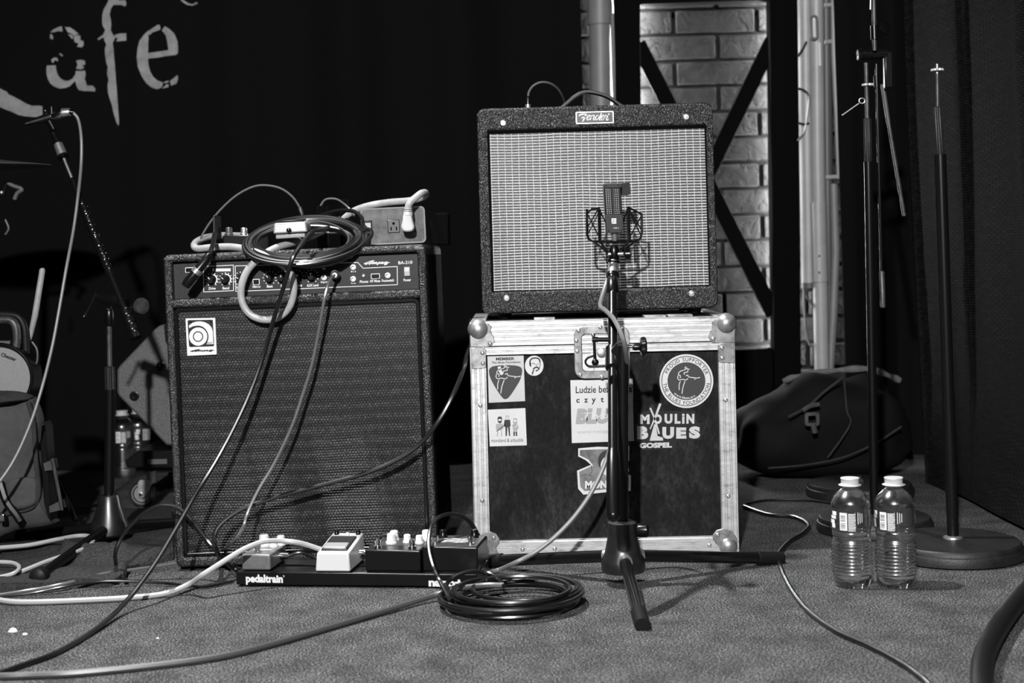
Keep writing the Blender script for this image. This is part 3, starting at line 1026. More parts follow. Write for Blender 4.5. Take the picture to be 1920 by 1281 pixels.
# ================================================================== road case
SF = 945.0
p0 = P(891, 1049, 2.825)
fc = thing('flight_case', 'black road case with aluminium edges, ball corners and stickers', 'road case', (p0.x, 2.825, 0.0), (0, rad(0.35), 0))
def C(px, py):
    return (((px - 891) + .024 * (1049 - py)) / SF, ((1049 - py) - .020 * (px - 891)) / SF)
FW, FH, FD = 0.5235, 0.471, 0.42
MB().box(0.004, FW - 0.004, 0.004, FD - 0.004, 0.004, FH - 0.006).build('body_panel', 'scuffed_board', fc)
zs = 0.4215                                  # seam between lid and base
def ribbed(axis, a0, a1, t0, t1, n, y=-0.0035, depth=0.012, side=None, ridge=0.0018):
    """ribbed aluminium extrusion along x ('x') or z ('z'); t: across"""
    prof = [(t0, 0.0)]
    w_ = (t1 - t0) / n
    for k in range(n):
        s_ = t0 + k * w_
        prof += [(s_ + w_ * .12, -ridge), (s_ + w_ * .70, -ridge), (s_ + w_ * .82, 0.0), (s_ + w_, 0.0)]
    vs, fs = [], []
    m = len(prof)
    for e in (a0, a1):
        for t, h in prof + [(t1, depth), (t0, depth)]:
            vs.append((e, y + h, t) if axis == 'x' else (t, y + h, e))
    m += 2
    fs = [(k, (k + 1) % m, (k + 1) % m + m, k + m) for k in range(m)] + [tuple(range(m)), tuple(range(2 * m - 1, m - 1, -1))]
    return MB().add(vs, fs)
ribbed('x', 0.0, FW, zs + 0.0008, FH, 5).build('lid_rail', 'worn_aluminium', fc)
ribbed('x', 0.022, FW - 0.022, 0.4045, zs - 0.0008, 2).build('base_rail', 'worn_aluminium', fc)
ribbed('x', 0.0, FW, 0.0, 0.036, 3).build('bottom_rail', 'worn_aluminium', fc)
ribbed('z', 0.02, zs - 0.0008, 0.0, 0.030, 3, y=-0.0038).build('corner_rail', 'worn_aluminium', fc)
ribbed('z', 0.02, zs - 0.0008, FW - 0.033, FW, 3, y=-0.0038).build('corner_rail', 'worn_aluminium', fc)
# side and rear edging that shows from the side, and the lid's top edge
for x0, x1 in ((-0.0015, 0.003), (FW - 0.003, FW + 0.0015)):
    MB().box(x0, x1, 0, 0.03, 0.02, zs).box(x0, x1, 0, FD, zs, FH - 0.002).box(x0, x1, 0, FD, 0.0, 0.034).build('side_edging', 'worn_aluminium', fc, bevel=0.001, seg=1)
MB().box(0, FW, -0.0035, 0.03, FH - 0.004, FH).box(0, FW, FD - 0.03, FD, FH - 0.004, FH).box(0, 0.03, 0.03, FD - 0.03, FH - 0.004, FH).box(FW - 0.03, FW, 0.03, FD - 0.03, FH - 0.004, FH).build('top_edging', 'worn_aluminium', fc, bevel=0.001, seg=1)
MB().box(0.01, FW - 0.01, 0.01, FD - 0.01, FH - 0.003, FH - 0.001).build('lid_panel', 'scuffed_board', fc)
# ball corners
rv = MB().lathe([(0.0046, 0), (0.0043, 0.0012), (0.0030, 0.0024), (0.0016, 0.0026), (0.0012, 0.0010)], (0, 0, 0), (0, -1, 0), 12)
rivets = []
def rivet(parent, px=None, py=None, y=-0.0048, xz_=None, s=1.0):
    c = xz_ or C(px, py)
    if not rivets:
        o = rv.build('rivet', 'rivet_steel', parent, loc=(c[0], y, c[1]))
        rivets.append(o)
    else:
        o = again(rivets[0], parent, (c[0], y, c[1]))
    o.scale = (s, s, s)
    return o
def cpoly(pl):
    return [C(*q) for q in pl]
for cx, cy, pts in ((896, 618, [(880, 612), (915, 606), (921, 613), (919, 621), (925, 632), (927, 640), (922, 648), (910, 651), (881, 651)]),
                    (1361, 608, [(1377, 600), (1338, 599), (1333, 607), (1334, 616), (1328, 627), (1327, 635), (1333, 643), (1345, 645), (1377, 643)])):
    c = C(cx, cy)
    cb = MB().sphere((c[0], 0.004, c[1]), 0.0215, 24).build('ball_corner', 'dull_steel', fc)
    MB().prism(cpoly(pts), -0.0062, 0.0).build('corner_plate', 'dull_steel', cb, bevel=0.0012)
for cx, cy, pts in ((902, 1034, [(893, 1052), (893, 1010), (906, 998), (918, 996), (930, 1000), (937, 1010), (936, 1020), (930, 1026), (933, 1034), (936, 1052)]),
                    (1366, 1025, [(1382, 1043), (1382, 1010), (1372, 996), (1357, 991), (1343, 995), (1336, 1004), (1336, 1012), (1341, 1018), (1348, 1026), (1352, 1043)])):
    c = C(cx, cy)
    cb = MB().sphere((c[0], 0.005, c[1]), 0.0205, 24).build('ball_corner', 'dull_steel', fc)
    MB().prism(cpoly(pts), -0.0062, 0.0).build('corner_plate', 'dull_steel', cb, bevel=0.0012)
br1 = MB().prism(cpoly([(883, 652), (905, 652), (911, 656), (911, 688), (907, 691), (884, 692)]), -0.0066, 0).build('corner_bracket', 'dull_steel', fc, bevel=0.0012)
br2 = MB().prism(cpoly([(1375, 643), (1350, 644), (1345, 648), (1345, 677), (1349, 681), (1376, 682)]), -0.0066, 0).build('corner_bracket', 'dull_steel', fc, bevel=0.0012)
for q in ((904, 661.5), (905, 681)):
    rivet(br1, *q, y=-0.0066)
for q in ((1352.5, 653), (1353, 672)):
    rivet(br2, *q, y=-0.0066)
for q in ((918, 644), (1336, 636), (926, 1008), (1345, 1003)):
    rivet(fc, *q, y=-0.0062)
for q in ((900, 760), (904, 938), (1360, 751), (1365, 931), (980, 1030), (1040, 1029), (1330, 1023)):
    rivet(fc, *q, y=-0.0049)
# sunken butterfly latch
def dish_outline(g_):
    return rrect(*g_)
q0, q1 = C(1077, 711), C(1178, 611)
ox0, ox1, oz0, oz1 = q0[0], q1[0] + 0.001, q0[1], q1[1]
lt = MB().ring(rrect(ox0, ox1, oz0, oz1, 0.019, 6), rrect(ox0 + .0155, ox1 - .0155, oz0 + .0155, oz1 - .0155, 0.008, 6), -0.0075, 0.0).build('latch_dish', 'dull_steel', fc, bevel=0.0016)
MB().box(ox0 + .015, ox1 - .015, -0.0012, 0.0, oz0 + .015, oz1 - .015).build('dish_floor', 'worn_aluminium', lt)
c = C(1127, 662)
MB().prism([C(*q) for q in ((1095, 676), (1110, 658), (1116, 655), (1140, 655), (1150, 662), (1160, 676), (1156, 684), (1100, 686), (1095, 682))], -0.0035, -0.001).build('latch_wing', 'worn_aluminium', lt, bevel=0.0008)
MB().lathe([(0.0098, 0), (0.0095, 0.003), (0.008, 0.004), (0.002, 0.0042)], (c[0], -0.003, c[1]), (0, -1, 0), 20).build('latch_cam', 'satin_metal', lt)
MB().tube(catmull([Vector((C(*q)[0], -0.006, C(*q)[1])) for q in ((1112, 667), (1100, 672), (1097, 680), (1102, 686), (1112, 687), (1150, 685))], 5), 0.0018, 8).build('latch_ring', 'black_metal', lt)
MB().box(C(1112, 695)[0], C(1112, 695)[0] + .0022, -0.003, -0.001, C(1112, 697)[1], C(1112, 686)[1]).build('latch_pin', 'rivet_steel', lt)
for q in ((1084, 620), (1080, 639), (1081.5, 659), (1087, 703), (1124.5, 614), (1127.5, 707), (1166, 618), (1172, 656), (1172, 700)):
    rivet(lt, *q, y=-0.0075, s=0.92)
# ---- stickers: thing > sticker > print
def sticker(pl, mat, y=0.0034, label=None):
    return MB().prism(cpoly(pl), y - 0.0004, y + 0.0008).build('sticker', mat, fc, label=label)
YS, YP, YQ = 0.0034, 0.0028, 0.0024
def cq(x0, yb, x1, yt, sl=-0.02):
    """text quad for a px box, following the case's slope"""
    k = (x1 - x0) * sl
    return (C(x0, yb), C(x1, yb + k), C(x0, yt))
# 1 member card with plectrum
s1 = sticker([(913, 668), (981, 667), (984, 753), (916, 756)], 'paper', label='rectangular member sticker with a dark plectrum shape')
m_ = MB()
m_.text('MEMBER', cq(929, 676.5, 964, 671), YP, 0.04)
m_.text('The Blues Foundation', cq(921, 682.5, 975, 678.5), YP, 0.02)
m_.build('print', 'ink', s1)
plec = [(916, 698), (918, 691), (926, 687), (945, 685.5), (965, 686), (975, 689), (978.5, 696), (975, 712), (966, 728), (955, 744), (948, 749), (941, 746), (928, 727), (919, 710)]
MB().flat([(p_.x, p_.y) for p_ in catmull([(*C(*q), 0) for q in plec], 4, True)], YP).build('print', 'ink_soft', s1)
def player(mb, f, wd, y):
    """line drawing of a guitar player: strokes in the sticker's own frame"""
    for st in ([(-.10, -.62), (-.16, -.56), (-.10, -.52), (-.04, -.56)], [(-.22, -.42), (-.10, -.50), (.08, -.48)],
               [(-.02, -.44), (-.02, -.34), (-.20, -.30), (-.20, -.20)],
               [(-.24, -.42), (-.36, -.40), (-.48, -.30), (-.50, -.20), (-.40, -.14), (-.42, -.02)],
               [(-.52, -.16), (-.54, .0), (-.44, .08), (-.30, .04), (-.12, .08), (.0, .0)],
               [(-.12, -.14), (-.02, -.18), (.04, -.08), (.30, -.04), (.48, -.02), (.62, -.06)],
               [(.34, -.02), (.36, .06)],
               [(-.40, .14), (-.46, .32), (-.46, .60)], [(-.16, .14), (-.26, .44), (-.32, .80)]):
        mb.ribbon(catmull([(*f(a, b_), 0) for a, b_ in st], 4), wd, y)
m_ = MB()
player(m_, lambda a, b_: C(951 + a * 40, 708 + b_ * 38), 0.0016, YQ)
m_.ribbon([C(935, 688), (C(937, 696)), C(941, 703)], 0.006, YQ)
m_.build('print', 'paper_light', s1)
# 2 round portrait
s2 = sticker([(1001 + 17.5 * math.cos(2 * PI * k / 28), 686.5 + 19 * math.sin(2 * PI * k / 28)) for k in range(28)], 'paper_light', label='small round sticker with an inked face and pipe')
m_ = MB()
def cr(pts, wd, y=YP):
    m_.ribbon(catmull([(*C(*q), 0) for q in pts], 4), wd / SF, y)
cr([(994, 686), (993, 678), (997, 673), (1004, 672), (1010, 674), (1012, 680)], 2.6)
cr([(994, 680), (993, 685), (995.5, 688)], 2.0)
cr([(1012, 678), (1012, 686), (1009, 694), (1004, 697)], 1.2)
cr([(996, 683), (1000, 682), (1003, 684)], 1.0)
cr([(1006, 684), (1010, 683)], 1.0)
cr([(1004, 684), (1006, 688), (1003, 689)], 0.9)
cr([(999, 693), (1003, 690), (1008, 690), (1010, 694)], 2.6)
cr([(1000, 694), (998, 700), (997.5, 703)], 2.4)
cr([(1004, 694), (1006, 696), (1008, 694)], 1.6)
m_.build('print', 'ink', s2)
# 3 trio card
s3 = sticker([(914, 769), (984.5, 766), (987.5, 836), (918, 838)], 'paper_light', label='square white sticker with three drawn men')
m_, m2, m3 = MB(), MB(), MB()
def pm(mb, pl, y=YP):
    mb.flat(cpoly(pl), y)
pm(m_, [(932, 785), (934, 782), (940, 782), (941, 786), (940, 793), (936.5, 795), (933, 792)])
pm(m3, [(933.5, 786.5), (939.5, 786.5), (939, 790), (934, 790)], YQ)
pm(m2, [(930, 796), (942, 795), (944, 803), (940, 808), (931, 808), (929, 803)])
cr([(930, 810), (938, 804), (947, 797)], 1.2)
cr([(933, 809), (932, 819)], 0.8); cr([(940, 809), (940, 819)], 0.8)
pm(m_, [(945.5, 788), (956, 788), (957, 799), (955, 802), (946, 802), (944, 798)])
pm(m2, [(947.5, 780), (953.5, 780), (953.5, 786.5), (947.5, 786.5)])
pm(m3, [(948.6, 782), (952.4, 782), (952, 786), (949, 786)], YQ)
pm(m_, [(947, 802), (951, 802), (950, 818), (947.5, 819)]); pm(m_, [(952, 802), (955.5, 802), (956, 818), (954, 819)])
pm(m2, [(962, 785), (969, 785), (969.5, 793), (967.5, 801), (963.5, 801), (961.5, 793)])
pm(m3, [(963, 787.5), (968, 787.5), (967.6, 792), (963.4, 792)], YQ)
pm(m2, [(960, 797), (963, 797), (964, 802), (968, 802), (970, 796), (972, 803), (969, 809), (962, 809)])
pm(m_, [(962, 810), (965, 810), (965, 818), (962.5, 819)]); pm(m_, [(966, 810), (969, 810), (969.5, 818), (967, 819)])
m_.text('moreland & arbuckle', cq(921, 830.5, 981, 823.5), YP, 0.0)
m_.build('print', 'ink', s3); m2.build('print', 'ink_mid', s3); m3.build('print', 'paper_light', s3)
# 4 reading poster
s4 = sticker([(1069, 714), (1186, 711), (1187, 745), (1186, 760), (1189, 828), (1072, 832)], 'paper_light', label='large white sticker with typewriter lettering')
MB().flat(cpoly([(1176, 711.4), (1185.5, 711.2), (1188.5, 827.5), (1175, 828.6)]), YP).build('print', 'print_grey', s4)
m_, m2, m3 = MB(), MB(), MB()
m_.text('Ludzie bez bluesa', cq(1079, 738.5, 1185, 725.5), YP, 0.015)
for t, x0, x1, yb, yt in (('c', 1080, 1086.5, 756.5, 749), ('z', 1095, 1102, 756, 748.6), ('y', 1109, 1117, 759.5, 748.2), ('t', 1126, 1132, 755.5, 746), ('a', 1141, 1148, 755, 748), ('j', 1156, 1160, 758, 745), ('ą', 1171, 1178, 757.5, 746.6)):
    m_.text(t, cq(x0, yb, x1, yt), YP, 0.03)
m2.text('BLUES', cq(1079, 797, 1178, 767), YP, 0.075, 0.12)
m2.text('WWW.TWOJBLUES.COM', cq(1082, 816, 1178, 809.5), YP, 0.0)
m3.text('Twoj', cq(1094, 790, 1150, 775), YQ, 0.0, 0.3)
m_.build('print', 'ink', s4); m2.build('print', 'ink_mid', s4); m3.build('print', 'paper_light', s4)
# 5 torn monkey sticker
s5 = sticker([(1084, 842), (1120, 839), (1150, 840), (1180, 838), (1180, 865), (1176, 867), (1180, 885), (1171, 889), (1183, 893), (1183, 922), (1165, 922), (1130, 925), (1094, 929), (1084, 918), (1082, 884), (1108, 873), (1098, 864), (1084, 857)], 'paper_light', label='torn grey sticker with a pale round shape')
MB().flat(cpoly([(1087, 845), (1176, 842), (1176, 862), (1172, 867), (1176, 882), (1167, 887), (1168, 891), (1179, 896), (1179, 916), (1096, 922), (1088, 914), (1086, 886), (1112, 874), (1103, 863), (1087, 855)]), YP).build('print', 'paper_grey', s5)
m_, m2 = MB(), MB()
pm(m_, [(1140 + 19 * math.cos(a * .3), 866 + 21 * math.sin(a * .3)) for a in range(21)], 0.0025)
pm(m2, [(1146 + 20 * math.cos(a * .3), 875 + 21 * math.sin(a * .3)) for a in range(21)], 0.0022)
for st in ([(1088, 895), (1096, 891), (1108, 893)], [(1108, 874), (1110, 885), (1106, 892), (1112, 896)], [(1100, 848), (1104, 858), (1112, 868)]):
    cr2 = catmull([(*C(*q), 0) for q in st], 4)
    m_.ribbon(cr2, 0.0009, 0.0025)
m2.text('MONKEY', cq(1097, 918, 1172, 903), 0.0020, 0.05)
m_.build('print', 'ink', s5); m2.build('print', 'paper_light', s5)
# 6 round supporter sticker
cx, cy = 1287, 716
def cir(r_, n_=48):
    return [(cx + r_ * math.cos(2 * PI * k / n_), cy + r_ * math.sin(2 * PI * k / n_)) for k in range(n_)]
s6 = sticker(cir(50.5), 'paper_light', label='large round supporter sticker with a line-drawn guitar player')
c0 = C(cx, cy)
m_ = MB()
o_, i_ = cpoly(cir(47.0)), cpoly(cir(45.6))
for k in range(48):
    m_.flat([o_[k], o_[(k + 1) % 48], i_[(k + 1) % 48], i_[k]], YP)
def ring_text(t, a0, a1, inward):
    """clockwise along the top, counter-clockwise along the bottom"""
    ws = []
    for ch in t:
        vs, _f = text2d(ch, 0.012)
        ws.append((max(v[0] for v in vs) - min(v[0] for v in vs) + 0.14) if vs else 0.42)
    tot, acc = sum(ws), 0
    size = 9.6 / SF
    for ch, wd in zip(t, ws):
        a = rad(a0 + (a1 - a0) * (acc + wd / 2) / tot)
        acc += wd
        vs, fs = text2d(ch, 0.012)
        if not vs:
            continue
        mid = (max(v[0] for v in vs) + min(v[0] for v in vs)) / 2
        er = Vector((math.cos(a), math.sin(a)))
        et = Vector((math.sin(a), -math.cos(a))) if not inward else Vector((-math.sin(a), math.cos(a)))
        out = []
        for p_, q in vs:
            rr = (37.6 / SF + q * size) if not inward else (44.4 / SF - q * size)
            v = er * rr + et * (p_ - mid) * size
            out.append((c0[0] + v.x, YP, c0[1] + v.y))
        m_.add(out, fs)
ring_text('PROUD SUPPORTER', 158, 16, False)
ring_text('THE BLUES FOUNDATION', 183, 354, True)
m_.build('print', 'ink', s6)
MB().flat(cpoly(cir(35.6)), YP).build('print', 'ink_soft', s6)
m_ = MB()
player(m_, lambda a, b_: C(1290 + a * 36, 711 + b_ * 36), 0.0016, YQ)
tq = 'www.blues.org'
ws = [(max(v[0] for v in text2d(ch)[0]) - min(v[0] for v in text2d(ch)[0]) + .12) for ch in tq]
acc = 0
for ch, wd in zip(tq, ws):
    a = rad(223 + (300 - 223) * (acc + wd / 2) / sum(ws))
    acc += wd
    vs, fs = text2d(ch, 0.02)
    mid = (max(v[0] for v in vs) + min(v[0] for v in vs)) / 2
    er, et = Vector((math.cos(a), math.sin(a))), Vector((-math.sin(a), math.cos(a)))
    m_.add([(lambda v: (c0[0] + v.x, YQ, c0[1] + v.y))(er * (33.5 / SF - q * 6.4 / SF) + et * (p_ - mid) * 6.4 / SF) for p_, q in vs], fs)
m_.build('print', 'paper_light', s6)
# 7 black windmill lettering
s7 = sticker([(1195, 776), (1215, 772), (1219, 760), (1226, 760), (1229, 770), (1236, 756), (1241, 757), (1237, 772), (1304, 772), (1306, 792), (1314, 796), (1315, 826), (1270, 828), (1266, 843), (1204, 846), (1199, 832), (1192, 827), (1191, 797), (1196, 796)], 'badge_black', label='cut-out black sticker with pale festival lettering and windmill')
m_ = MB()
for t, x0, x1, yb, yt in (('M', 1200, 1218, 796.5, 778.5), ('O', 1225, 1241, 796.5, 778), ('U', 1246, 1261, 796, 777.5), ('L', 1265, 1276, 796, 777.5), ('I', 1279, 1283.5, 796, 782.5), ('N', 1287, 1302, 796, 777.5)):
    m_.text(t, cq(x0, yb, x1, yt, -0.005), YP, 0.06)
m_.flat(circ(*C(1281.3, 779.5), 2.6 / SF, 10), YP)
for t, x0, x1, yb, yt in (('B', 1195, 1215.5, 825, 800.5), ('U', 1242, 1264, 824.5, 802), ('E', 1268, 1287, 824, 803), ('S', 1292, 1313, 824, 801)):
    m_.text(t, cq(x0, yb, x1, yt, -0.003), YP, 0.07)
m_.flat(cpoly([(1226.5, 797), (1229.5, 797), (1233, 819), (1243, 822), (1243.5, 827.5), (1218, 828)]), YP)
m_.ribbon([C(1219, 766), C(1227, 785), C(1236, 815)], 0.0034, YQ)
m_.ribbon([C(1238, 758), C(1229, 783), C(1219, 806)], [0.0048, 0.004, 0.002], YQ)
m_.text('GOSPEL', cq(1199, 842, 1260, 832), YP, 0.06)
m_.build('print', 'paper', s7)

# ================================================================== guitar amplifier on the case
SG = 916.5
p0 = P(904, 590, 2.91)
zt = FH + 0.003
ga = thing('guitar_amplifier', 'small black guitar amplifier with silver grille standing on the road case', 'amplifier', (p0.x, 2.91, p0.z), (0, 0, 0))
def B(px, py):
    return (((px - 904) + .024 * (590 - py)) / SG, ((590 - py) - .029 * (px - 904)) / SG)
GW, GH, GD = 0.4835, 0.4215, 0.235
gi = [B(915.6, 247)[0], B(1325, 240)[0], B(925, 548)[1], B(1120, 240)[1]]
oo = rrect(0, GW, 0, GH, 0.017, 5)
ii = rrect(gi[0], gi[1], gi[2], gi[3], 0.003, 5)
bx = MB().ring(oo, ii, 0, 0.016)
bx.build('front_frame', 'pebbled_tolex', ga, bevel=0.004, seg=3)
sh = MB().ring(rrect(0, GW, 0, GH, 0.017, 5), rrect(0.016, GW - 0.016, 0.016, GH - 0.016, 0.006, 5), 0.017, GD)
sh.box(0.012, GW - 0.012, GD - 0.02, GD - 0.008, 0.012, GH - 0.012)
sh.build('cabinet', 'pebbled_tolex', ga, bevel=0.004, seg=3)
MB().box(gi[0] - 0.004, gi[1] + 0.004, 0.008, 0.014, gi[2] - 0.004, gi[3] + 0.004).build('grille_cloth', 'silver_grille', ga)
MB().ring(rrect(gi[0] - .001, gi[1] + .001, gi[2] - .001, gi[3] + .001, 0.003), rrect(gi[0] + .0035, gi[1] - .0022, gi[2] + .0018, gi[3] - .0055, 0.001), 0.0055, 0.012).build('grille_piping', 'void', ga)
sw = MB().lathe([(0.0066, 0), (0.0064, 0.0014), (0.0048, 0.0022), (0.0045, 0.0014), (0.0036, 0.0014), (0.003, 0.0032), (0.0008, 0.0036)], (0, 0, 0), (0, -1, 0), 16)
s0 = None
for q in ((945, 231), (1288, 219), (950, 559), (1297, 550)):
    c = B(*q)
    if s0 is None:
        s0 = sw.build('screw', 'satin_metal', ga, loc=(c[0], 0, c[1]))
    else:
        again(s0, ga, (c[0], 0, c[1]))
# name plate
def bq(cx, cy):
    return B(1060 + cx / 16.0, 200 + cy / 16.0)
bl_, tr_ = B(1080.5, 231), B(1151.5, 208.5)
npx = (B(1081, 220)[0], B(1151.8, 220)[0], B(1115, 232)[1], B(1115, 209.3)[1])
np_ = MB().ring(rrect(npx[0], npx[1], npx[2], npx[3], 0.0025), rrect(npx[0] + .0019, npx[1] - .0019, npx[2] + .0019, npx[3] - .0019, 0.0012), -0.0034, 0.001).build('name_plate', 'rivet_steel', ga)
MB().box(npx[0] + .0015, npx[1] - .0015, -0.002, 0.001, npx[2] + .0015, npx[3] - .0015).build('plate_field', 'badge_black', np_)
m_ = MB()
def fz(pts, wd=26, k=5):
    ws = wd if isinstance(wd, list) else [wd] * len(pts)
    sm = catmull([(*bq(*q), 0) for q in pts], k)
    n_ = len(sm)
    w3 = []
    for i in range(n_):
        t = i / (n_ - 1) * (len(ws) - 1)
        a = int(min(t, len(ws) - 2))
        w3.append((ws[a] + (ws[a + 1] - ws[a]) * (t - a)) / 16 / SG)
    m_.ribbon(sm, w3, -0.0026)
fz([(428, 300), (445, 265), (490, 240), (550, 228), (610, 222), (672, 216)], [16, 40, 52, 44, 34, 20])
fz([(645, 225), (610, 300), (575, 380), (535, 455)], [60, 52, 46, 26])
fz([(500, 362), (530, 330), (570, 312), (640, 298)], [18, 36, 34, 26])
fz([(678, 350), (735, 318), (765, 275), (740, 252), (695, 285), (668, 345), (682, 395), (725, 392), (770, 350)], [16, 22, 28, 24, 34, 38, 34, 26, 18])
fz([(800, 258), (795, 320), (770, 408)], [26, 34, 28])
fz([(788, 335), (830, 280), (870, 258), (885, 290), (862, 365), (872, 402), (920, 375)], [14, 22, 32, 36, 36, 32, 16])
fz([(1022, 275), (975, 268), (930, 325), (925, 380), (960, 398), (1005, 350), (1035, 300)], [24, 28, 38, 36, 30, 22, 20])
fz([(1105, 195), (1070, 280), (1035, 365), (1050, 402), (1095, 375)], [36, 40, 36, 30, 16])
fz([(1095, 350), (1150, 318), (1182, 275), (1158, 252), (1112, 285), (1085, 345), (1100, 395), (1145, 392), (1195, 345)], [16, 22, 28, 24, 34, 38, 34, 26, 18])
fz([(1195, 345), (1215, 295), (1235, 250), (1250, 278), (1295, 285), (1270, 335), (1252, 385), (1280, 404), (1330, 362)], [16, 24, 36, 28, 28, 34, 36, 30, 16])
m_.flat(circ(*bq(1324, 228), 26 / 16 / SG, 14), -0.0026)
m_.build('plate_script', 'print_white', np_)
# strap handle, feet
hx0, hx1 = B(1052, 195)[0], B(1182, 195)[0]
yh = 0.11
pts = [(hx0 - .012, GH - .003), (hx0 + .012, GH + .014), (hx0 + .035, GH + .032), ((hx0 + hx1) / 2 - .01, GH + .042), (hx1 - .04, GH + .032), (hx1 - .012, GH + .013), (hx1 + .012, GH - .003)]
sm = catmull([(a, b_, 0) for a, b_ in pts], 6)
vs, fs = [], []
for i, p_ in enumerate(sm):
    t = (sm[min(i + 1, len(sm) - 1)] - sm[max(i - 1, 0)]).normalized()
    q = Vector((-t.y, t.x, 0)) * 0.0032
    for sx, yy in ((1, yh), (1, yh + .024), (-1, yh + .024), (-1, yh)):
        vs.append((p_.x + q.x * sx, yy, p_.y + q.y * sx))
for i in range(len(sm) - 1):
    for k in range(4):
        fs.append((i * 4 + k, i * 4 + (k + 1) % 4, i * 4 + 4 + (k + 1) % 4, i * 4 + 4 + k))
fs += [(0, 1, 2, 3), tuple(range(len(sm) * 4 - 4, len(sm) * 4))]
hd = MB().add(vs, fs).build('handle', 'black_plastic', ga, bevel=0.001)
for hx in (hx0, hx1):
    MB().box(hx - .014, hx + .014, yh - .002, yh + .026, GH - .001, GH + .006).build('handle_cap', 'black_satin', hd, bevel=0.002)
for fx in (0.045, GW - 0.045):
    for fy in (0.04, GD - 0.04):
        MB().lathe([(0.013, -0.0105), (0.016, 0.0)], (fx, fy, 0), (0, 0, 1), 14).build('foot', 'rubber', ga)
zero()
# metal strips lying on the lid under the amplifier: the case's recessed hinge plates
for x0, x1, yc in ((1001, 1041, 0.02), (1210, 1252, 0.02), (1256, 1304, 0.03)):
    a, b_ = C(x0, 600)[0], C(x1, 600)[0]
    MB().box(a, b_, 0.014 + yc, 0.05 + yc, FH - 0.001, FH + 0.004).build('lid_plate', 'dull_steel', fc, bevel=0.001)
# plug and lead on top of the guitar amplifier
lead = [P(990, 184, 3.0), P(992, 172, 3.0), P(1000, 161, 3.0), P(1014, 154.5, 3.0), P(1030, 156, 3.01), P(1044, 165, 3.03), P(1054, 180, 3.06), P(1060, 198, 3.10)]
o = cable('patch_lead', lead, 0.0024, 'cable_thin', 'thin black lead arching from the top of the silver-grille amplifier', 8)
MB().tube([P(990, 202, 3.0), P(990, 186, 3.0), P(990.4, 180, 3.0)], [0.0052, 0.0048, 0.003], 12).build('plug', 'black_satin', o)
MB().cyl(P(990, 203, 3.0), P(990, 196, 3.0), 0.0062, n=12).build('plug_collar', 'satin_metal', o)
zero()
# ================================================================== boom stand with studio microphone, in front of the amplifiers
HX, HY = F(1167, 1062).x, 2.575
HX = P(1167, 1000, HY).x
ms = thing('microphone_boom_stand', 'low black boom stand with tripod legs holding the box-shaped microphone', 'microphone stand', (HX, HY, 0), world=True)
base = Vector((HX, HY, 0))
hub = MB().lathe([(0.020, 0.115), (0.026, 0.112), (0.0275, 0.085), (0.034, 0.055), (0.0395, 0.045), (0.0405, 0.030), (0.0385, 0.024), (0.02, 0.022)], base, (0, 0, 1), 32)
hub.build('hub', 'worn_black', ms)
MB().lathe([(0.011, 0), (0.0125, 0.004), (0.0125, 0.018), (0.009, 0.022)], base + Vector((0.026, -0.006, 0.098)), (1, -0.15, 0), 18).build('hub_knob', 'black_plastic', ms)
post = MB().cyl(base + Vector((0.0, 0, 0.10)), P(1168, 648, HY), 0.0105, n=20).build('pole', 'black_satin', ms)
for px, py in ((1203, 1168), (908, 1052), (1456, 1047)):
    f = F(px, py, 0.010)
    d = Vector((f.x - HX, f.y - HY, 0)).normalized()
    a = base + d * 0.030 + Vector((0, 0, 0.048))
    lg = MB().cyl(a, f, 0.0112, n=16).build('leg', 'black_metal', ms)
    e = (f - a).normalized()
    MB().tube([f - e * 0.045, f - e * 0.044, f, f + e * 0.012], [0.0115, 0.0132, 0.0132, 0.0125], 16).build('rubber_foot', 'rubber', lg)
    MB().tube([a + e * 0.000, a + e * 0.008], [0.0135, 0.0135], 16).build('leg_collar', 'satin_metal', lg)
# boom: from the counterweight grip low in front up to the microphone
tip, low = P(1148.5, 505, 2.735), P(1150, 972, 2.37)
ax = (tip - low).normalized()
g1 = low + ax * 0.135
boom = MB().cyl(g1, tip - ax * 0.02, 0.0088, n=20).build('boom', 'black_metal', ms)
MB().tube([low - ax * 0.004, low, low + ax * 0.004, low + ax * 0.10, g1 - ax * 0.01, g1], [0.006, 0.0105, 0.0118, 0.0118, 0.0108, 0.0088], 20).build('counter_grip', 'black_plastic', boom)
cl = P(1158, 652, 2.565)
kk = (cl - low).dot(ax)
bp_ = low + ax * kk
up = MB().tube([bp_ + ax * (0.155), bp_ + ax * 0.16, bp_ + ax * 0.19, bp_ + ax * 0.195], [0.0088, 0.0115, 0.0115, 0.0088], 20).build('boom_joint', 'black_plastic', boom)
MB().tube([bp_ - ax * 0.022, bp_ - ax * 0.020, bp_ + ax * 0.024, bp_ + ax * 0.026], [0.010, 0.0138, 0.0138, 0.010], 20).build('clamp', 'black_satin', ms)
pt = P(1168, 652, HY)
MB().tube([bp_ + Vector((0.0, 0.004, 0)), pt + Vector((0, 0.014, 0))], 0.0135, 18).build('clamp_body', 'black_satin', ms)
kn = MB().cyl(pt + Vector((0.006, -0.012, 0.003)), P(1186, 650, HY - 0.012), 0.0032, n=10).build('tee_bolt', 'chrome', ms)
kc = P(1190, 651, HY - 0.012)
MB().lathe([(0.005, -0.004), (0.0062, 0.0), (0.0062, 0.008), (0.009, 0.010)], kc, (1, 0, 0), 14).build('knob_neck', 'black_plastic', kn)
vs = []
kp = MB()
prof = []
for h, rr in ((0.010, 0.012), (0.012, 0.0165), (0.018, 0.0175), (0.021, 0.0150), (0.022, 0.008)):
    prof.append((h, rr))
ring_n = 30
vv, ff = [], []
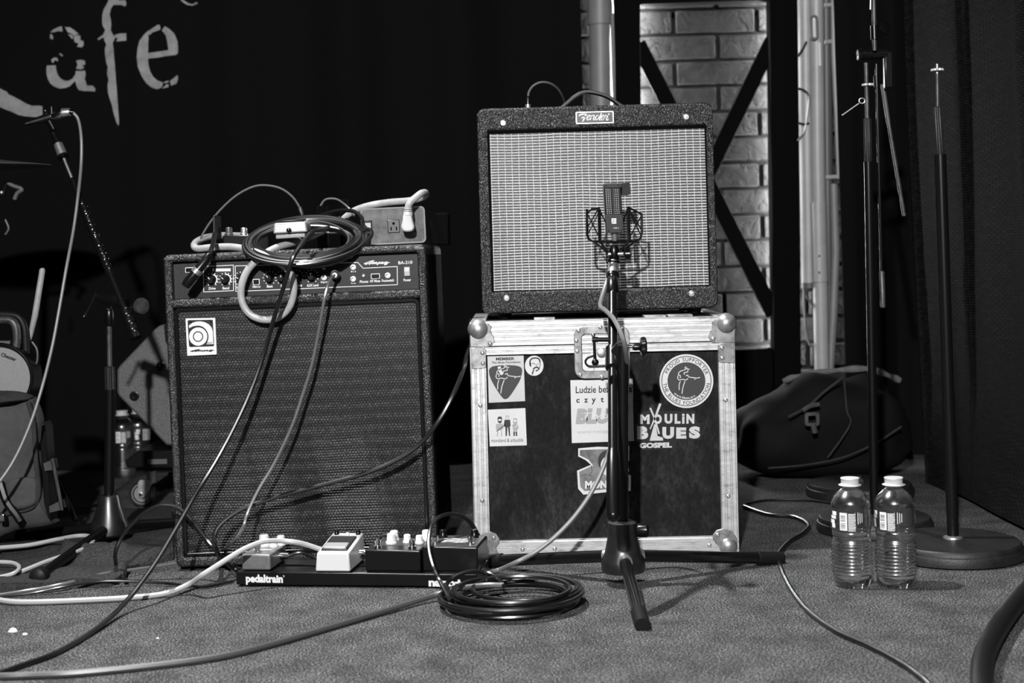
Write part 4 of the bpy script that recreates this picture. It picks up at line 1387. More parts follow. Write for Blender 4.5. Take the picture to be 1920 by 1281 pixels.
for h, rr in prof:
    for j in range(ring_n):
        a = 2 * PI * j / ring_n
        r_ = rr * (1 + 0.09 * math.cos(5 * a))
        vv.append((kc.x + h, kc.y + r_ * math.cos(a), kc.z + r_ * math.sin(a)))
for i in range(len(prof) - 1):
    for j in range(ring_n):
        ff.append((i * ring_n + j, i * ring_n + (j + 1) % ring_n, (i + 1) * ring_n + (j + 1) % ring_n, (i + 1) * ring_n + j))
ff += [tuple(range(ring_n - 1, -1, -1)), tuple(range((len(prof) - 1) * ring_n, len(prof) * ring_n))]
kp.add(vv, ff).build('star_knob', 'black_plastic', kn)
lv0, lv1 = P(1142, 637, 2.555), P(1114, 637, 2.555)
lev = MB().cyl(lv0, lv1, 0.0042, n=12).build('lever', 'black_metal', ms)
MB().cyl(P(1121, 637, 2.555), P(1110, 637, 2.555), 0.0052, n=12).build('lever_hub', 'black_metal', lev)
MB().sphere(P(1112.5, 629, 2.555), 0.0038, 10).build('lever_bolt', 'chrome', lev)
MB().tube([P(1114, 640, 2.55), P(1116, 680, 2.548)], [0.0026, 0.0030], 10).build('lever_arm', 'black_metal', lev)
MB().sphere(P(1116, 679.5, 2.546), 0.0066, 12).build('lever_ball', 'black_plastic', lev)
# ---- microphone with shock mount (held by the stand)
ym = 2.755
mc = thing('studio_microphone', 'dark box-shaped ribbon microphone in a wire shock mount before the silver grille', 'microphone', P(1150, 470, ym), world=True)
def Q(px, py, dy=0.0):
    return P(px, py, ym + dy)
def slab(pl, y0, y1):
    return MB().prism([(Q(px, py).x, Q(px, py).z) for px, py in pl], ym + y0, ym + y1)
body = slab([(1131, 345), (1163, 344.5), (1168, 437), (1136, 438)], -0.012, 0.018).build('body', 'black_satin', mc, bevel=0.0015)
slab([(1134, 403.5), (1166.5, 402.5), (1168, 436.5), (1136.5, 437.5)], -0.0150, -0.0115).build('lower_plate', 'panel_black', body, bevel=0.0006)
slab([(1131.5, 345.5), (1163, 345), (1163.5, 353), (1132, 353.5)], -0.0150, -0.0115).build('upper_plate', 'panel_black', body, bevel=0.0006)
slab([(1146.5, 353), (1150, 353), (1152.5, 403), (1149, 403)], -0.0136, -0.0115).build('centre_rib', 'panel_black', body, bevel=0.0004)
dots = MB()
for r_ in range(14):
    for c_ in range(6):
        px = 1135 + c_ * 3.6 + (4.2 if c_ > 2 else 0.5) + r_ * 0.20
        py = 355.5 + r_ * 3.45
        p_ = Q(px, py)
        dots.sphere((p_.x, ym - 0.0122, p_.z), 0.00122, 6)
o = dots.build('perforation', 'rivet_steel', body, kind='stuff')
for px, py in ((1135.5, 349), (1158, 348), (1140.5, 433.5), (1164, 432)):
    p_ = Q(px, py)
    MB().lathe([(0.0016, 0), (0.0014, 0.0008)], (p_.x, ym - 0.0149, p_.z), (0, -1, 0), 8).build('screw', 'black_metal', body)
lg = MB()
for r_, spans in enumerate(([(0, 9)], [(0, 4), (5, 9)], [(0, 9)], [(0, 3), (4, 9)], [(1, 9)])):
    for a, b_ in spans:
        p_, q = Q(1145.5 + a, 410 + r_ * 2.1), Q(1145.5 + b_, 411.5 + r_ * 2.1)
        lg.flat([(p_.x, p_.z), (q.x, p_.z), (q.x, q.z), (p_.x, q.z)], ym - 0.0153)
p_, q = Q(1148.5, 429.5), Q(1158.5, 426.5)
lg.text('VR1', ((p_.x, p_.z), (q.x, p_.z), (p_.x, q.z)), ym - 0.0153)
lg.build('emblem', 'print_white', body)
tp = slab([(1163, 344), (1181, 342), (1183, 364), (1175, 366.5), (1164, 366)], 0.004, 0.006).build('tape_flag', 'canvas_dark', mc)
rod = 0.0021
cage = [Q(1100.5, 392), Q(1101, 440), Q(1104, 449), Q(1112, 453), Q(1150, 453.5), Q(1193, 452), Q(1201, 447), Q(1203.5, 436), Q(1203, 400)]
cg = MB().tube(cage, rod * 1.15, 8)
cg.build('mount_rim', 'black_metal', mc)
def wire(name, seq, r_=rod, mat='black_metal'):
    return MB().tube([Q(*s_) for s_ in seq], r_, 7).build(name, mat, mc)
wire('mount_post', [(1122.5, 388, -0.02), (1124, 452, -0.02)], 0.0026)
wire('mount_post', [(1178, 387, -0.02), (1181, 451, -0.02)], 0.0026)
wire('mount_post', [(1124.5, 392, 0.03), (1125.5, 450, 0.03)], 0.0026)
wire('mount_post', [(1177, 391, 0.03), (1179, 450, 0.03)], 0.0026)
wire('mount_arm', [(1122.5, 391, -0.02), (1110, 392, -0.01), (1101.5, 400, 0)], 0.0020)
wire('mount_arm', [(1178, 389, -0.02), (1192, 396, -0.01), (1203, 402, 0)], 0.0020)
for seq in ([(1122, 392, -0.02), (1103, 424, 0)], [(1102, 402, 0), (1124, 446, 0.03)], [(1125, 393, 0.03), (1104, 436, 0)], [(1178, 390, -0.02), (1202, 430, 0)], [(1203, 404, 0), (1180, 446, 0.03)],
            [(1178, 392, 0.03), (1201, 440, 0)], [(1122, 390, -0.02), (1137, 420, 0.0)], [(1178, 389, -0.02), (1167, 420, 0.0)]):
    wire('elastic', seq, 0.0013, 'black_satin')
for seq in ([(1113, 453, 0), (1130, 466, 0.0), (1140, 476, 0)], [(1192, 452, 0), (1172, 467, 0), (1158, 478, 0)], [(1124, 452, -0.02), (1142, 476, 0)], [(1181, 451, -0.02), (1158, 476, 0)]):
    wire('mount_leg', seq, 0.0022)
MB().tube([Q(1152, 437), Q(1152.5, 446), Q(1153, 452)], [0.008, 0.0055, 0.004], 14).build('connector', 'satin_metal', mc)
MB().lathe([(0.0085, 0), (0.0105, 0.004), (0.0105, 0.022), (0.007, 0.030)], Q(1151.5, 489), (0.02, 0, 1), 18).build('swivel', 'black_plastic', mc)
MB().cyl(Q(1140, 477, -0.004), Q(1168, 476, -0.004), 0.0042, n=12).build('swivel_bolt', 'satin_metal', mc)
MB().lathe([(0.006, 0), (0.0105, 0.002), (0.0115, 0.011), (0.007, 0.014)], Q(1170, 477, -0.004), (1, 0, 0), 16).build('swivel_knob', 'black_plastic', mc)
MB().tube([P(1151, 488, 2.75), P(1150.5, 492, 2.75)], [0.0125, 0.0125], 20).build('collar_top', 'black_plastic', mc)
MB().tube([P(1150.5, 492, 2.75), P(1149, 513, 2.735)], [0.0102, 0.0102], 20).build('thread_collar', 'satin_metal', mc)
MB().tube([P(1149, 512, 2.735), P(1149, 514, 2.735), P(1148.8, 519, 2.73), P(1148.5, 521, 2.73)], [0.0105, 0.013, 0.013, 0.010], 20).build('collar_bottom', 'black_plastic', mc)
zero()

# ================================================================== round-based straight stands at the right
def round_base(par, c, R_, nut=True, mat='black_satin'):
    MB().lathe([(R_ * 0.93, 0.0), (R_, 0.003), (R_, 0.016), (R_ * 0.985, 0.020), (R_ * 0.965, 0.021), (R_ * 0.955, 0.028), (R_ * 0.93, 0.031), (R_ * 0.5, 0.033), (0.018, 0.034), (0.001, 0.034)], c, (0, 0, 1), 56).build('base', 'rough_black', par)
simple('rough_black', 0.012, 0.45, bump=0.5, bscale=500, spec=0.3, var=0.4, vscale=30)
def fluted(par, a, b_, r_, name='clutch'):
    ax_ = (b_ - a).normalized()
    u_ = ax_.orthogonal().normalized(); w2 = ax_.cross(u_)
    n_ = 36
    vs, fs = [], []
    L_ = (b_ - a).length
    st = ((0.0, 0.8), (0.002, 1.0), (L_ - 0.002, 1.0), (L_, 0.8))
    for h, k in st:
        for j in range(n_):
            an = 2 * PI * j / n_
            rr = r_ * k * (1.0 if j % 4 < 2 else 0.86)
            vs.append(a + ax_ * h + (u_ * math.cos(an) + w2 * math.sin(an)) * rr)
    for i in range(3):
        for j in range(n_):
            fs.append((i * n_ + j, i * n_ + (j + 1) % n_, (i + 1) * n_ + (j + 1) % n_, (i + 1) * n_ + j))
    fs += [tuple(range(n_ - 1, -1, -1)), tuple(range(3 * n_, 4 * n_))]
    return MB().add(vs, fs).build(name, 'rough_black', par)
def toothed(par, c, r_, name='lock_ring'):
    n_ = 24
    vs, fs = [], []
    for h in (-0.002, 0.002):
        for j in range(n_):
            a = 2 * PI * j / n_
            rr = r_ * (1.0 if j % 2 else 0.84)
            vs.append((c.x + rr * math.cos(a), c.y + rr * math.sin(a), c.z + h))
    fs = [tuple(range(n_ - 1, -1, -1)), tuple(range(n_, 2 * n_))] + [(j, (j + 1) % n_, n_ + (j + 1) % n_, n_ + j) for j in range(n_)]
    return MB().add(vs, fs).build(name, 'bright_steel', par)
# near stand, no boom
YN = 2.735
b0 = P(1787, 1012, YN); b0.z = 0
st = thing('straight_microphone_stand', 'empty straight microphone stand with round cast base beside the gauze drape', 'microphone stand', b0, world=True)
round_base(st, b0, 0.132)
top = P(1763, 290, YN)
MB().cyl(b0 + Vector((0, 0, 0.03)), top, 0.0112, n=20).build('pole', 'black_satin', st)
MB().lathe([(0.019, 0), (0.018, 0.004), (0.012, 0.006)], b0 + Vector((0, 0, 0.033)), (0, 0, 1), 20).build('collar', 'satin_metal', st)
fluted(st, P(1763.3, 291, YN), P(1757.5, 200, YN), 0.0088)
MB().cyl(P(1758, 205, YN), P(1757.2, 138, YN), 0.0038, n=14).build('upper_tube', 'grey_paint_metal', st)
MB().cyl(P(1757.2, 140, YN), P(1757, 120, YN), 0.0030, n=12).build('thread', 'satin_metal', st)
toothed(st, P(1757.2, 131, YN), 0.0122)
# farther stand with a folded boom
YA = 3.0
b0 = P(1640, 985, YA); b0.z = 0
st2 = thing('folded_boom_stand', 'round-based microphone stand with its folded boom standing behind the water bottles', 'microphone stand', b0, world=True)
round_base(st2, b0, 0.121)
MB().cyl(b0 + Vector((0, 0, 0.03)), P(1628, 304, YA), 0.0092, n=18).build('pole', 'black_satin', st2)
fluted(st2, P(1628, 305, YA), P(1626.3, 222, YA), 0.0082)
MB().cyl(P(1626.5, 225, YA), P(1624, 118, YA), 0.0042, n=14).build('upper_tube', 'grey_paint_metal', st2)
toothed(st2, P(1627, 159, YA), 0.0125)
MB().cyl(P(1608, 103, YA), P(1662, 100, YA), 0.011, n=16).build('boom_clamp', 'black_metal', st2)
MB().lathe([(0.008, 0), (0.0125, 0.002), (0.0125, 0.010), (0.008, 0.012)], P(1624, 101, YA), (-1, 0, 0), 16).build('clamp_knob', 'black_plastic', st2)
MB().lathe([(0.006, 0), (0.0135, 0.002), (0.0135, 0.008), (0.006, 0.010)], P(1657, 55, YA - 0.02), (0.4, -1, 0.2), 18).build('boom_knob', 'black_plastic', st2)
MB().cyl(P(1640, 95, YA - 0.02), P(1637, -60, YA - 0.02), 0.0046, n=14).build('boom', 'grey_paint_metal', st2)
MB().cyl(P(1640, 74, YA - 0.02), P(1639, 48, YA - 0.02), 0.0082, n=14).build('boom_sleeve', 'black_plastic', st2)
MB().cyl(P(1634, -60, YA + 0.01), P(1632, 18, YA + 0.01), 0.0022, n=8).build('cable_clip', 'satin_metal', st2)
t = MB().cyl(P(1643, 120, YA - 0.02), P(1653, 512, YA - 0.02), 0.0034, n=12).build('boom_tail', 'black_metal', st2)
MB().cyl(P(1643, 142, YA - 0.02), P(1644, 163, YA - 0.02), 0.0062, n=12).build('tail_joint', 'black_plastic', t)
MB().tube([P(1653, 508, YA - 0.02), P(1653.1, 511, YA - 0.02), P(1655.5, 576, YA - 0.02), P(1655.6, 578, YA - 0.02)], [0.004, 0.0062, 0.0058, 0.003], 14).build('tail_grip', 'grey_paint_metal', t)
t = MB().cyl(P(1655, 158, YA + 0.02), P(1666, 232, YA + 0.02), 0.0048, n=12).build('second_arm', 'dark_tube', st2)
MB().cyl(P(1666, 230, YA + 0.02), P(1695.5, 405, YA + 0.02), 0.0042, n=12).build('arm_tube', 'grey_paint_metal', t)
MB().box(*[v for lo, hi in zip(P(1658, 166, YA), P(1672, 96, YA)) for v in (min(lo, hi) - (0.008 if lo == hi else 0), max(lo, hi) + (0.008 if lo == hi else 0))]).build('clamp_block', 'black_satin', st2, bevel=0.003)
pn = MB().tube([P(1579, 216, YA), P(1610, 194, YA)], 0.0016, 7).build('lock_pin', 'satin_metal', st2)
MB().tube([P(1616 + 5.5 * math.cos(k * .5236), 189 + 5 * math.sin(k * .5236), YA) for k in range(12)], 0.0012, 6, True).build('pin_ring', 'satin_metal', pn)
# spare base
b0 = P(1612, 925, 3.43); b0.z = 0
sb_ = thing('spare_stand_base', 'round cast stand base without a pole, farthest back behind the bottles', 'stand base', b0, world=True)
round_base(sb_, b0, 0.128)
MB().lathe([(0.013, 0), (0.013, 0.006), (0.008, 0.007), (0.008, 0.014)], b0 + Vector((0, 0, 0.033)), (0, 0, 1), 6).build('socket_nut', 'chrome', sb_)
zero()

# ================================================================== taped boom stand at the left
YL = 3.05
hx = P(205, 955, YL).x
ls = thing('taped_boom_stand', 'black boom microphone stand with tape-wrapped boom left of the bass amplifier', 'microphone stand', (hx, YL, 0), world=True)
b0 = Vector((hx, YL, 0))
MB().lathe([(0.020, 0.112), (0.0215, 0.110), (0.026, 0.085), (0.0385, 0.050), (0.040, 0.030), (0.036, 0.026)], b0, (0, 0, 1), 28).build('hub', 'worn_black', ls)
for f in (F(75, 1080, 0.016), F(45, 1006, 0.018), b0 + Vector((0.17, 0.22, 0.012))):
    d = Vector((f.x - b0.x, f.y - b0.y, 0)).normalized()
    a = b0 + d * 0.03 + Vector((0, 0, 0.042))
    lg = MB().cyl(a, f, 0.0105, n=14).build('leg', 'black_satin', ls)
    MB().lathe([(0.011, -0.014), (0.0165, -0.008), (0.0175, 0.004), (0.0165, 0.012), (0.009, 0.017)], f, (f - a).normalized(), 18).build('rubber_foot', 'rubber', lg)
MB().cyl(b0 + Vector((0, 0, 0.10)), P(207, 730, YL), 0.0110, n=18).build('pole', 'black_satin', ls)
fluted(ls, P(207, 733, YL), P(205.5, 687, YL), 0.0112)
MB().cyl(P(206, 700, YL), P(204, 575, YL), 0.0052, n=14).build('upper_tube', 'grey_paint_metal', ls)
MB().tube([P(205.5, 612, YL), P(205.4, 606, YL), P(205, 585, YL), P(205, 580, YL)], [0.006, 0.0095, 0.0095, 0.007], 14).build('clamp_socket', 'black_plastic', ls)
MB().cyl(P(188, 558, YL - 0.02), P(238, 570, YL - 0.05), 0.012, n=16).build('clamp', 'black_satin', ls)
MB().tube(catmull([P(180, 549, YL - 0.03), P(170, 572, YL - 0.03), P(158, 594, YL - 0.03)], 4), [0.004, 0.004, 0.003, 0.003, 0.003, 0.003, 0.003, 0.003, 0.0045], 10).build('lever', 'black_metal', ls)
kn = MB().cyl(P(244, 575, YL - 0.05), P(262, 574, YL - 0.06), 0.0038, n=10).build('bolt', 'chrome', ls)
MB().lathe([(0.007, 0), (0.0165, 0.001), (0.0175, 0.006), (0.0165, 0.011), (0.006, 0.014)], P(262, 574, YL - 0.06), (0.75, -0.66, 0), 20).build('clamp_knob', 'grey_paint_metal', kn)
def LB(t, lo=(257, 637, 2.93), hi=(112, 278, 3.08)):
    return P(lo[0] + (hi[0] - lo[0]) * t, lo[1] + (hi[1] - lo[1]) * t, lo[2] + (hi[2] - lo[2]) * t)
bm_ = MB().cyl(LB(0.16), LB(0.84), 0.0072, n=16).build('boom', 'black_metal', ls)
gp, gr_ = [], []
for k in range(26):
    gp.append(LB(0.0 + 0.0066 * k)); gr_.append(0.0125 if k % 6 not in (0,) else 0.0108)
gr_[0] = 0.006; gr_[-1] = 0.008
MB().tube(gp, gr_, 16).build('counter_grip', 'black_plastic', bm_)
tp_, tr_ = [], []
for k in range(110):
    tp_.append(LB(0.33 + 0.0035 * k)); tr_.append(0.0083 + 0.0013 * R.random())
MB().tube(tp_, tr_, 12).build('tape_wrap', 'black_metal', bm_)
MB().cyl(LB(0.70), LB(0.955), 0.0032, n=12).build('inner_rod', 'satin_metal', bm_)
MB().tube([LB(0.945), LB(0.95), LB(0.962), LB(0.966)], [0.006, 0.012, 0.012, 0.008], 16).build('lock_nut', 'black_plastic', bm_)
MB().tube([LB(0.965), LB(1.022)], [0.0105, 0.0098], 18).build('thread_collar', 'satin_metal', bm_)
MB().tube([LB(1.02), LB(1.05), P(97, 243, 3.09)], [0.010, 0.008, 0.006], 14).build('clip_stem', 'black_plastic', bm_)
zero()
# instrument microphone in its clip, cable drooping down
lm = thing('clip_microphone', 'slim dark instrument microphone with silver connector on the taped boom', 'microphone', P(95, 222, 3.09), world=True)
MB().tube([P(44, 234, 3.06), P(60, 229, 3.06), P(96, 219, 3.08), P(100, 217, 3.08)], [0.002, 0.006, 0.011, 0.010], 16).build('body', 'black_satin', lm)
MB().tube([P(48, 232, 3.05), P(94, 219, 3.07)], [0.0018, 0.0028], 8).build('edge_strip', 'grey_paint_metal', lm)
MB().tube([P(96.5, 200, 3.07), P(97, 222, 3.07)], 0.0016, 8).build('clip_blade', 'grey_paint_metal', lm)
MB().tube([P(92, 226, 3.08), P(100, 240, 3.08), P(97, 246, 3.09)], [0.010, 0.008, 0.006], 12).build('clip', 'black_plastic', lm)
MB().tube([P(100, 219, 3.075), P(114, 213, 3.07), P(117, 212, 3.07)], [0.0085, 0.0098, 0.009], 16).build('socket', 'chrome', lm)
MB().tube([P(117, 212, 3.07), P(119, 211.5, 3.07), P(131, 210, 3.07)], [0.0098, 0.0102, 0.0085], 16).build('plug', 'satin_metal', lm)
MB().tube([P(131, 210, 3.07), P(139, 211, 3.07)], [0.006, 0.004], 12).build('strain_relief', 'black_plastic', lm)
MB().sphere(P(85, 208, 3.08), 0.0035, 10).build('thumb_screw', 'chrome', lm)
cable('microphone_lead', [P(137, 211, 3.07), P(147, 225, 3.07), P(152.5, 260, 3.06), P(152, 310, 3.05), P(146, 370, 3.02), P(138, 430, 3.0), P(125, 500, 2.97), P(112, 575, 2.95), P(98, 650, 2.93), P(78, 730, 2.90), P(55, 800, 2.88), P(25, 865, 2.86), P(-10, 915, 2.84), P(-60, 975, 2.82), F(-140, 1062, .006), F(-260, 1085, .006)],
      0.0034, 'cable_grey', 'thin grey lead drooping from the taped boom across the canvas bag')
zero()
# ================================================================== pedalboard and pedals
pb0, pb1 = F(443, 1101), F(895, 1105)
yaw = math.atan2(pb1.y - pb0.y, pb1.x - pb0.x)
PW = (pb1 - pb0).length
pb = thing('pedalboard', 'low black pedalboard with white lettering before the bass amplifier', 'pedalboard', pb0, (0, 0, yaw))
Mpb = Matrix.Translation(pb0) @ Matrix.Rotation(yaw, 4, 'Z')
SPB = FPX / pb0.y
def Dd(px, py):
    """front face of the board: photo px -> local x, z"""
    x = (px - 443) / (895 - 443) * PW
    sc = FPX / (pb0.y + (pb1.y - pb0.y) * x / PW)
    yb = 1101 + 4 * x / PW
    return (x, (yb - py) / sc)
PD, PH = 0.122, 0.0275
MB().box(0, PW, 0, 0.006, 0.004, PH).build('front_rail', 'black_satin', pb, bevel=0.002)
MB().box(0, PW, PD - 0.006, PD, 0.004, PH).build('rear_rail', 'black_satin', pb, bevel=0.002)
for ya, yb in ((0.006, 0.052), (0.068, PD - 0.006)):
    MB().box(0.002, PW - 0.002, ya, yb, PH - 0.004, PH).build('deck_slat', 'black_satin', pb, bevel=0.001)
for xa in (0, PW - 0.005):
    MB().box(xa, xa + 0.005, 0.006, PD - 0.006, 0.004, PH - 0.0002).build('end_plate', 'black_satin', pb, bevel=0.001)
for xa in (0.02, PW - 0.02):
    for ya in (0.012, PD - 0.012):
        MB().lathe([(0.007, 0), (0.008, 0.005)], (xa, ya, -0.0005), (0, 0, 1), 12).build('foot', 'rubber', pb)
def dq(x0, yb, x1, yt):
    a, b_ = Dd(x0, yb), Dd(x1, yb + 1.2)
    return (a, b_, Dd(x0, yt))
MB().text('pedaltrain', dq(462, 1096.5, 533, 1077), -0.0006, 0.05).text('®', dq(533, 1082, 536.5, 1078), -0.0006).build('print', 'print_white', pb)
MB().text('nano+', dq(806, 1100, 869, 1086), -0.0006, 0.05).build('print', 'print_white', pb)
def pedal(name, label, xa, xb, ya, yb, h0, h1, mat, taper=0.0, top=None):
    """xa..xb along the board, ya..yb depth, h0 front height, h1 rear height"""
    t = thing(name, label, 'effects pedal', Mpb @ Vector(((xa + xb) / 2, ya, PH)), (0, 0, yaw))
    w2 = (xb - xa) / 2
    d = yb - ya
    MB().hexa([(-w2, 0, 0.002), (w2, 0, 0.002), (w2, d, 0.002), (-w2, d, 0.002)], [(-w2 + taper, taper, h0), (w2 - taper, taper, h0), (w2 - taper, d - taper, h1), (-w2 + taper, d - taper, h1)]).build('housing', mat, t, bevel=0.003, seg=3)
    MB().box(-w2 + .003, w2 - .003, 0.003, d - .003, 0.0004, 0.003).build('bottom_plate', 'black_satin', t)
    return t, w2, d
knob_prof = [(0.0085, 0), (0.0085, 0.003), (0.0068, 0.005), (0.0064, 0.014), (0.005, 0.0155)]
sw_prof = [(0.0075, 0), (0.0075, 0.003), (0.0048, 0.0035), (0.0048, 0.008), (0.0056, 0.0085), (0.0058, 0.013), (0.004, 0.015)]
def knob(par, x, y, z, mat='ivory_knob', s=1.0):
    k_ = MB().lathe([(a * s, b_ * s) for a, b_ in knob_prof], (x, y, z), (0, 0, 1), 14).build('knob', mat, par)
    return k_
def switch(par, x, y, z):
    return MB().lathe(sw_prof, (x, y, z), (0, 0, 1), 14).build('foot_switch', 'chrome', par)
x1 = Dd(451, 1060)[0]; x2 = Dd(506, 1060)[0]
p1, w2, d = pedal('effects_pedal', 'small silver effects pedal at the left end of the pedalboard', x1, x2, 0.010, 0.105, 0.031, 0.031, 'pedal_grey')
knob(p1, -0.010, 0.078, 0.031, s=1.45); knob(p1, 0.012, 0.070, 0.031, s=1.0); knob(p1, 0.020, 0.088, 0.031, s=1.2)
switch(p1, -0.004, 0.024, 0.031)
MB().box(-0.018, 0.018, 0.036, 0.046, 0.0308, 0.0314).build('name_strip', 'white_paint', p1)
for s_ in (-1, 1):
    MB().cyl((s_ * w2, 0.055, 0.017), (s_ * (w2 + 0.018), 0.055, 0.017), 0.0062, n=12).build('side_plug', 'chrome', p1)
x1 = Dd(594, 1060)[0]; x2 = Dd(660, 1060)[0]
p2, w2, d = pedal('effects_pedal', 'white wedge-shaped effects pedal with a dark treadle on the pedalboard', x1, x2, 0.002, 0.115, 0.036, 0.052, 'white_paint', 0.003)
zf = lambda y: 0.036 + (0.052 - 0.036) * y / d
MB().hexa([(-w2 + .008, 0.012, zf(.012)), (w2 - .008, 0.012, zf(.012)), (w2 - .008, 0.082, zf(.082)), (-w2 + .008, 0.082, zf(.082))],
          [(-w2 + .009, 0.013, zf(.012) + .0035), (w2 - .009, 0.013, zf(.012) + .0035), (w2 - .009, 0.081, zf(.082) + .004), (-w2 + .009, 0.081, zf(.082) + .004)]).build('treadle', 'badge_black', p2, bevel=0.001)
MB().hexa([(-w2 + .011, 0.014, zf(.014) + .003), (w2 - .011, 0.014, zf(.014) + .003), (w2 - .011, 0.040, zf(.040) + .003), (-w2 + .011, 0.040, zf(.040) + .003)],
          [(-w2 + .012, 0.015, zf(.014) + .006), (w2 - .012, 0.015, zf(.014) + .006), (w2 - .012, 0.039, zf(.040) + .0065), (-w2 + .012, 0.039, zf(.040) + .0065)]).build('foot_plate', 'silver_paint', p2, bevel=0.0015)
MB().lathe([(0.004, 0), (0.004, 0.004), (0.002, 0.006)], (0.003, 0.095, zf(.095)), (0, 0, 1), 10).build('indicator_lamp', 'print_white', p2)
for k_ in (-0.02, 0.022):
    knob(p2, k_, 0.102, zf(.102) - 0.001, 'black_plastic', 0.6)
MB().cyl((w2, 0.07, 0.022), (w2 + 0.016, 0.07, 0.022), 0.0068, n=12).build('side_plug', 'chrome', p2)
x1 = Dd(687, 1060)[0]; x2 = Dd(791, 1060)[0]
p3, w2, d = pedal('effects_pedal', 'wide black effects pedal with pale knobs on the pedalboard', x1, x2, 0.006, 0.113, 0.041, 0.041, 'black_satin')
for kx, ky, s_ in ((-0.016, 0.058, 1.25), (-0.018, 0.088, 1.2), (0.012, 0.068, 1.0), (0.037, 0.060, 1.0), (0.044, 0.090, 1.25)):
    knob(p3, kx, ky, 0.041, s=s_)
switch(p3, -0.034, 0.026, 0.041); switch(p3, 0.032, 0.022, 0.041)
MB().box(-w2 + .006, w2 - .006, 0.040, 0.108, 0.0408, 0.0414).build('face_plate', 'grey_paint_metal', p3)
MB().cyl((-w2, 0.06, 0.022), (-w2 - 0.016, 0.06, 0.022), 0.0062, n=12).build('side_plug', 'chrome', p3)
x1 = Dd(794, 1060)[0]; x2 = Dd(896, 1060)[0]
p4, w2, d = pedal('effects_pedal', 'wide black effects pedal with brush-stroke lettering at the board right end', x1, x2, 0.008, 0.113, 0.047, 0.047, 'black_satin')
MB().box(-w2 + .003, w2 - .003, 0.003, d - .003, 0.0468, 0.0476).build('face_plate', 'grey_paint_metal', p4)
switch(p4, -0.032, 0.024, 0.0474); switch(p4, 0.034, 0.022, 0.0474)
m_ = MB()
for k_ in range(4):
    ya = 0.040 + 0.010 * k_
    pts = catmull([(-0.026 + R.uniform(0, .008), ya, 0), (-.008, ya + .004, 0), (.008, ya - .003, 0), (0.028 - R.uniform(0, .008), ya + .003, 0)], 5)
    vs, fs = [], []
    for i, q in enumerate(pts):
        wv = 0.0016 + 0.0012 * math.sin(i * 0.9) ** 2
        vs += [(q.x, q.y - wv, 0.0479), (q.x, q.y + wv, 0.0479)]
    fs = [(2 * i, 2 * i + 2, 2 * i + 3, 2 * i + 1) for i in range(len(pts) - 1)]
    m_.add(vs, fs)
m_.build('brush_print', 'print_white', p4)
knob(p4, 0.03, 0.085, 0.047, 'black_plastic'); knob(p4, -0.03, 0.085, 0.047, 'black_plastic')
zero()
# short patch leads on the board
def PB(x, y, z):
    return Mpb @ Vector((x, y, z))
x1 = Dd(520, 1060)[0]; x2 = Dd(600, 1060)[0]
cable('patch_lead', [PB(x1 + 0.004, 0.066, PH + .017), PB(x1 + 0.026, 0.070, PH + .022), PB(x1 + 0.05, 0.082, PH + 0.010), PB(x2 - 0.012, 0.088, PH + 0.012)], 0.003, 'cable_black', 'short black patch lead between silver and white pedals')
x1 = Dd(676, 1060)[0]
cable('patch_lead', [PB(x1 - .004, 0.074, PH + .024), PB(x1 + 0.006, 0.09, PH + .034), PB(x1 + 0.018, 0.112, PH + .046), PB(x1 + 0.045, 0.122, PH + .047)], 0.003, 'cable_black', 'short black patch lead between white and wide black pedals')
zero()

# ================================================================== things lying on the bass amplifier
ZT = 0.622
silver = thing('effects_pedal', 'silver effects pedal with a thumb screw inside the coiled black cable', 'effects pedal', P(545, 447, 2.795), (rad(4), rad(-1.6), 0))
pw, ph_ = 0.034, 0.031
MB().hexa([(-pw, 0, 0.0105), (pw, 0, 0.0105), (pw, 0.06, 0.0105), (-pw, 0.06, 0.0105)], [(-pw + .003, 0.002, ph_), (pw - .003, 0.002, ph_), (pw - .003, 0.06, ph_ + .001), (-pw + .003, 0.06, ph_ + .001)]).build('housing', 'silver_paint', silver, bevel=0.003, seg=3)
MB().box(-pw + .004, pw - .006, 0.004, 0.058, 0.0, 0.0085).build('battery_cover', 'silver_paint', silver, bevel=0.002)
MB().sphere((-0.002, -0.003, 0.016), 0.0052, 14).build('thumb_screw', 'black_metal', silver)
MB().box(-pw + .008, pw - .008, 0.015, 0.05, ph_ - .001, ph_ + .004).build('treadle', 'black_plastic', silver, bevel=0.001)
strip_y = 2.93
a, b_ = P(679, 457, strip_y), P(798, 391, strip_y)
ps_ = thing('power_strip', 'grey steel power strip box with switch and two outlets on the bass amplifier', 'power strip', (a.x, strip_y, a.z - 0.003), (0, rad(-1.2), rad(4)))
pw_, ph_ = 0.131, 0.074
hs = MB().prism(rrect(0, pw_, 0, ph_, 0.008), 0, 0.085)
hs.build('housing', 'strip_grey', ps_, bevel=0.002)
MB().ring(rrect(-.001, pw_ + .001, -.001, ph_ + .001, 0.009), rrect(.002, pw_ - .002, .002, ph_ - .002, 0.007), -0.001, 0.004).build('front_rim', 'grey_tube', ps_)
def S(px, py):
    return ((px - 679) / 910, (457 - py) / 910 - (px - 679) / 910 * 0.045)
c = (S(690, 422)[0], 0.034)
sf = MB().box(c[0] - .0105, c[0] + .0105, -0.002, 0.002, c[1] - .015, c[1] + .016).build('switch_frame', 'black_plastic', ps_, bevel=0.001)
MB().hexa([(c[0] - .0075, -.002, c[1] - .011), (c[0] + .0075, -.002, c[1] - .011), (c[0] + .0075, 0, c[1] - .011), (c[0] - .0075, 0, c[1] - .011)],
          [(c[0] - .0075, -.006, c[1] + .011), (c[0] + .0075, -.006, c[1] + .011), (c[0] + .0075, 0, c[1] + .011), (c[0] - .0075, 0, c[1] + .011)]).build('rocker', 'switch_glow', sf)
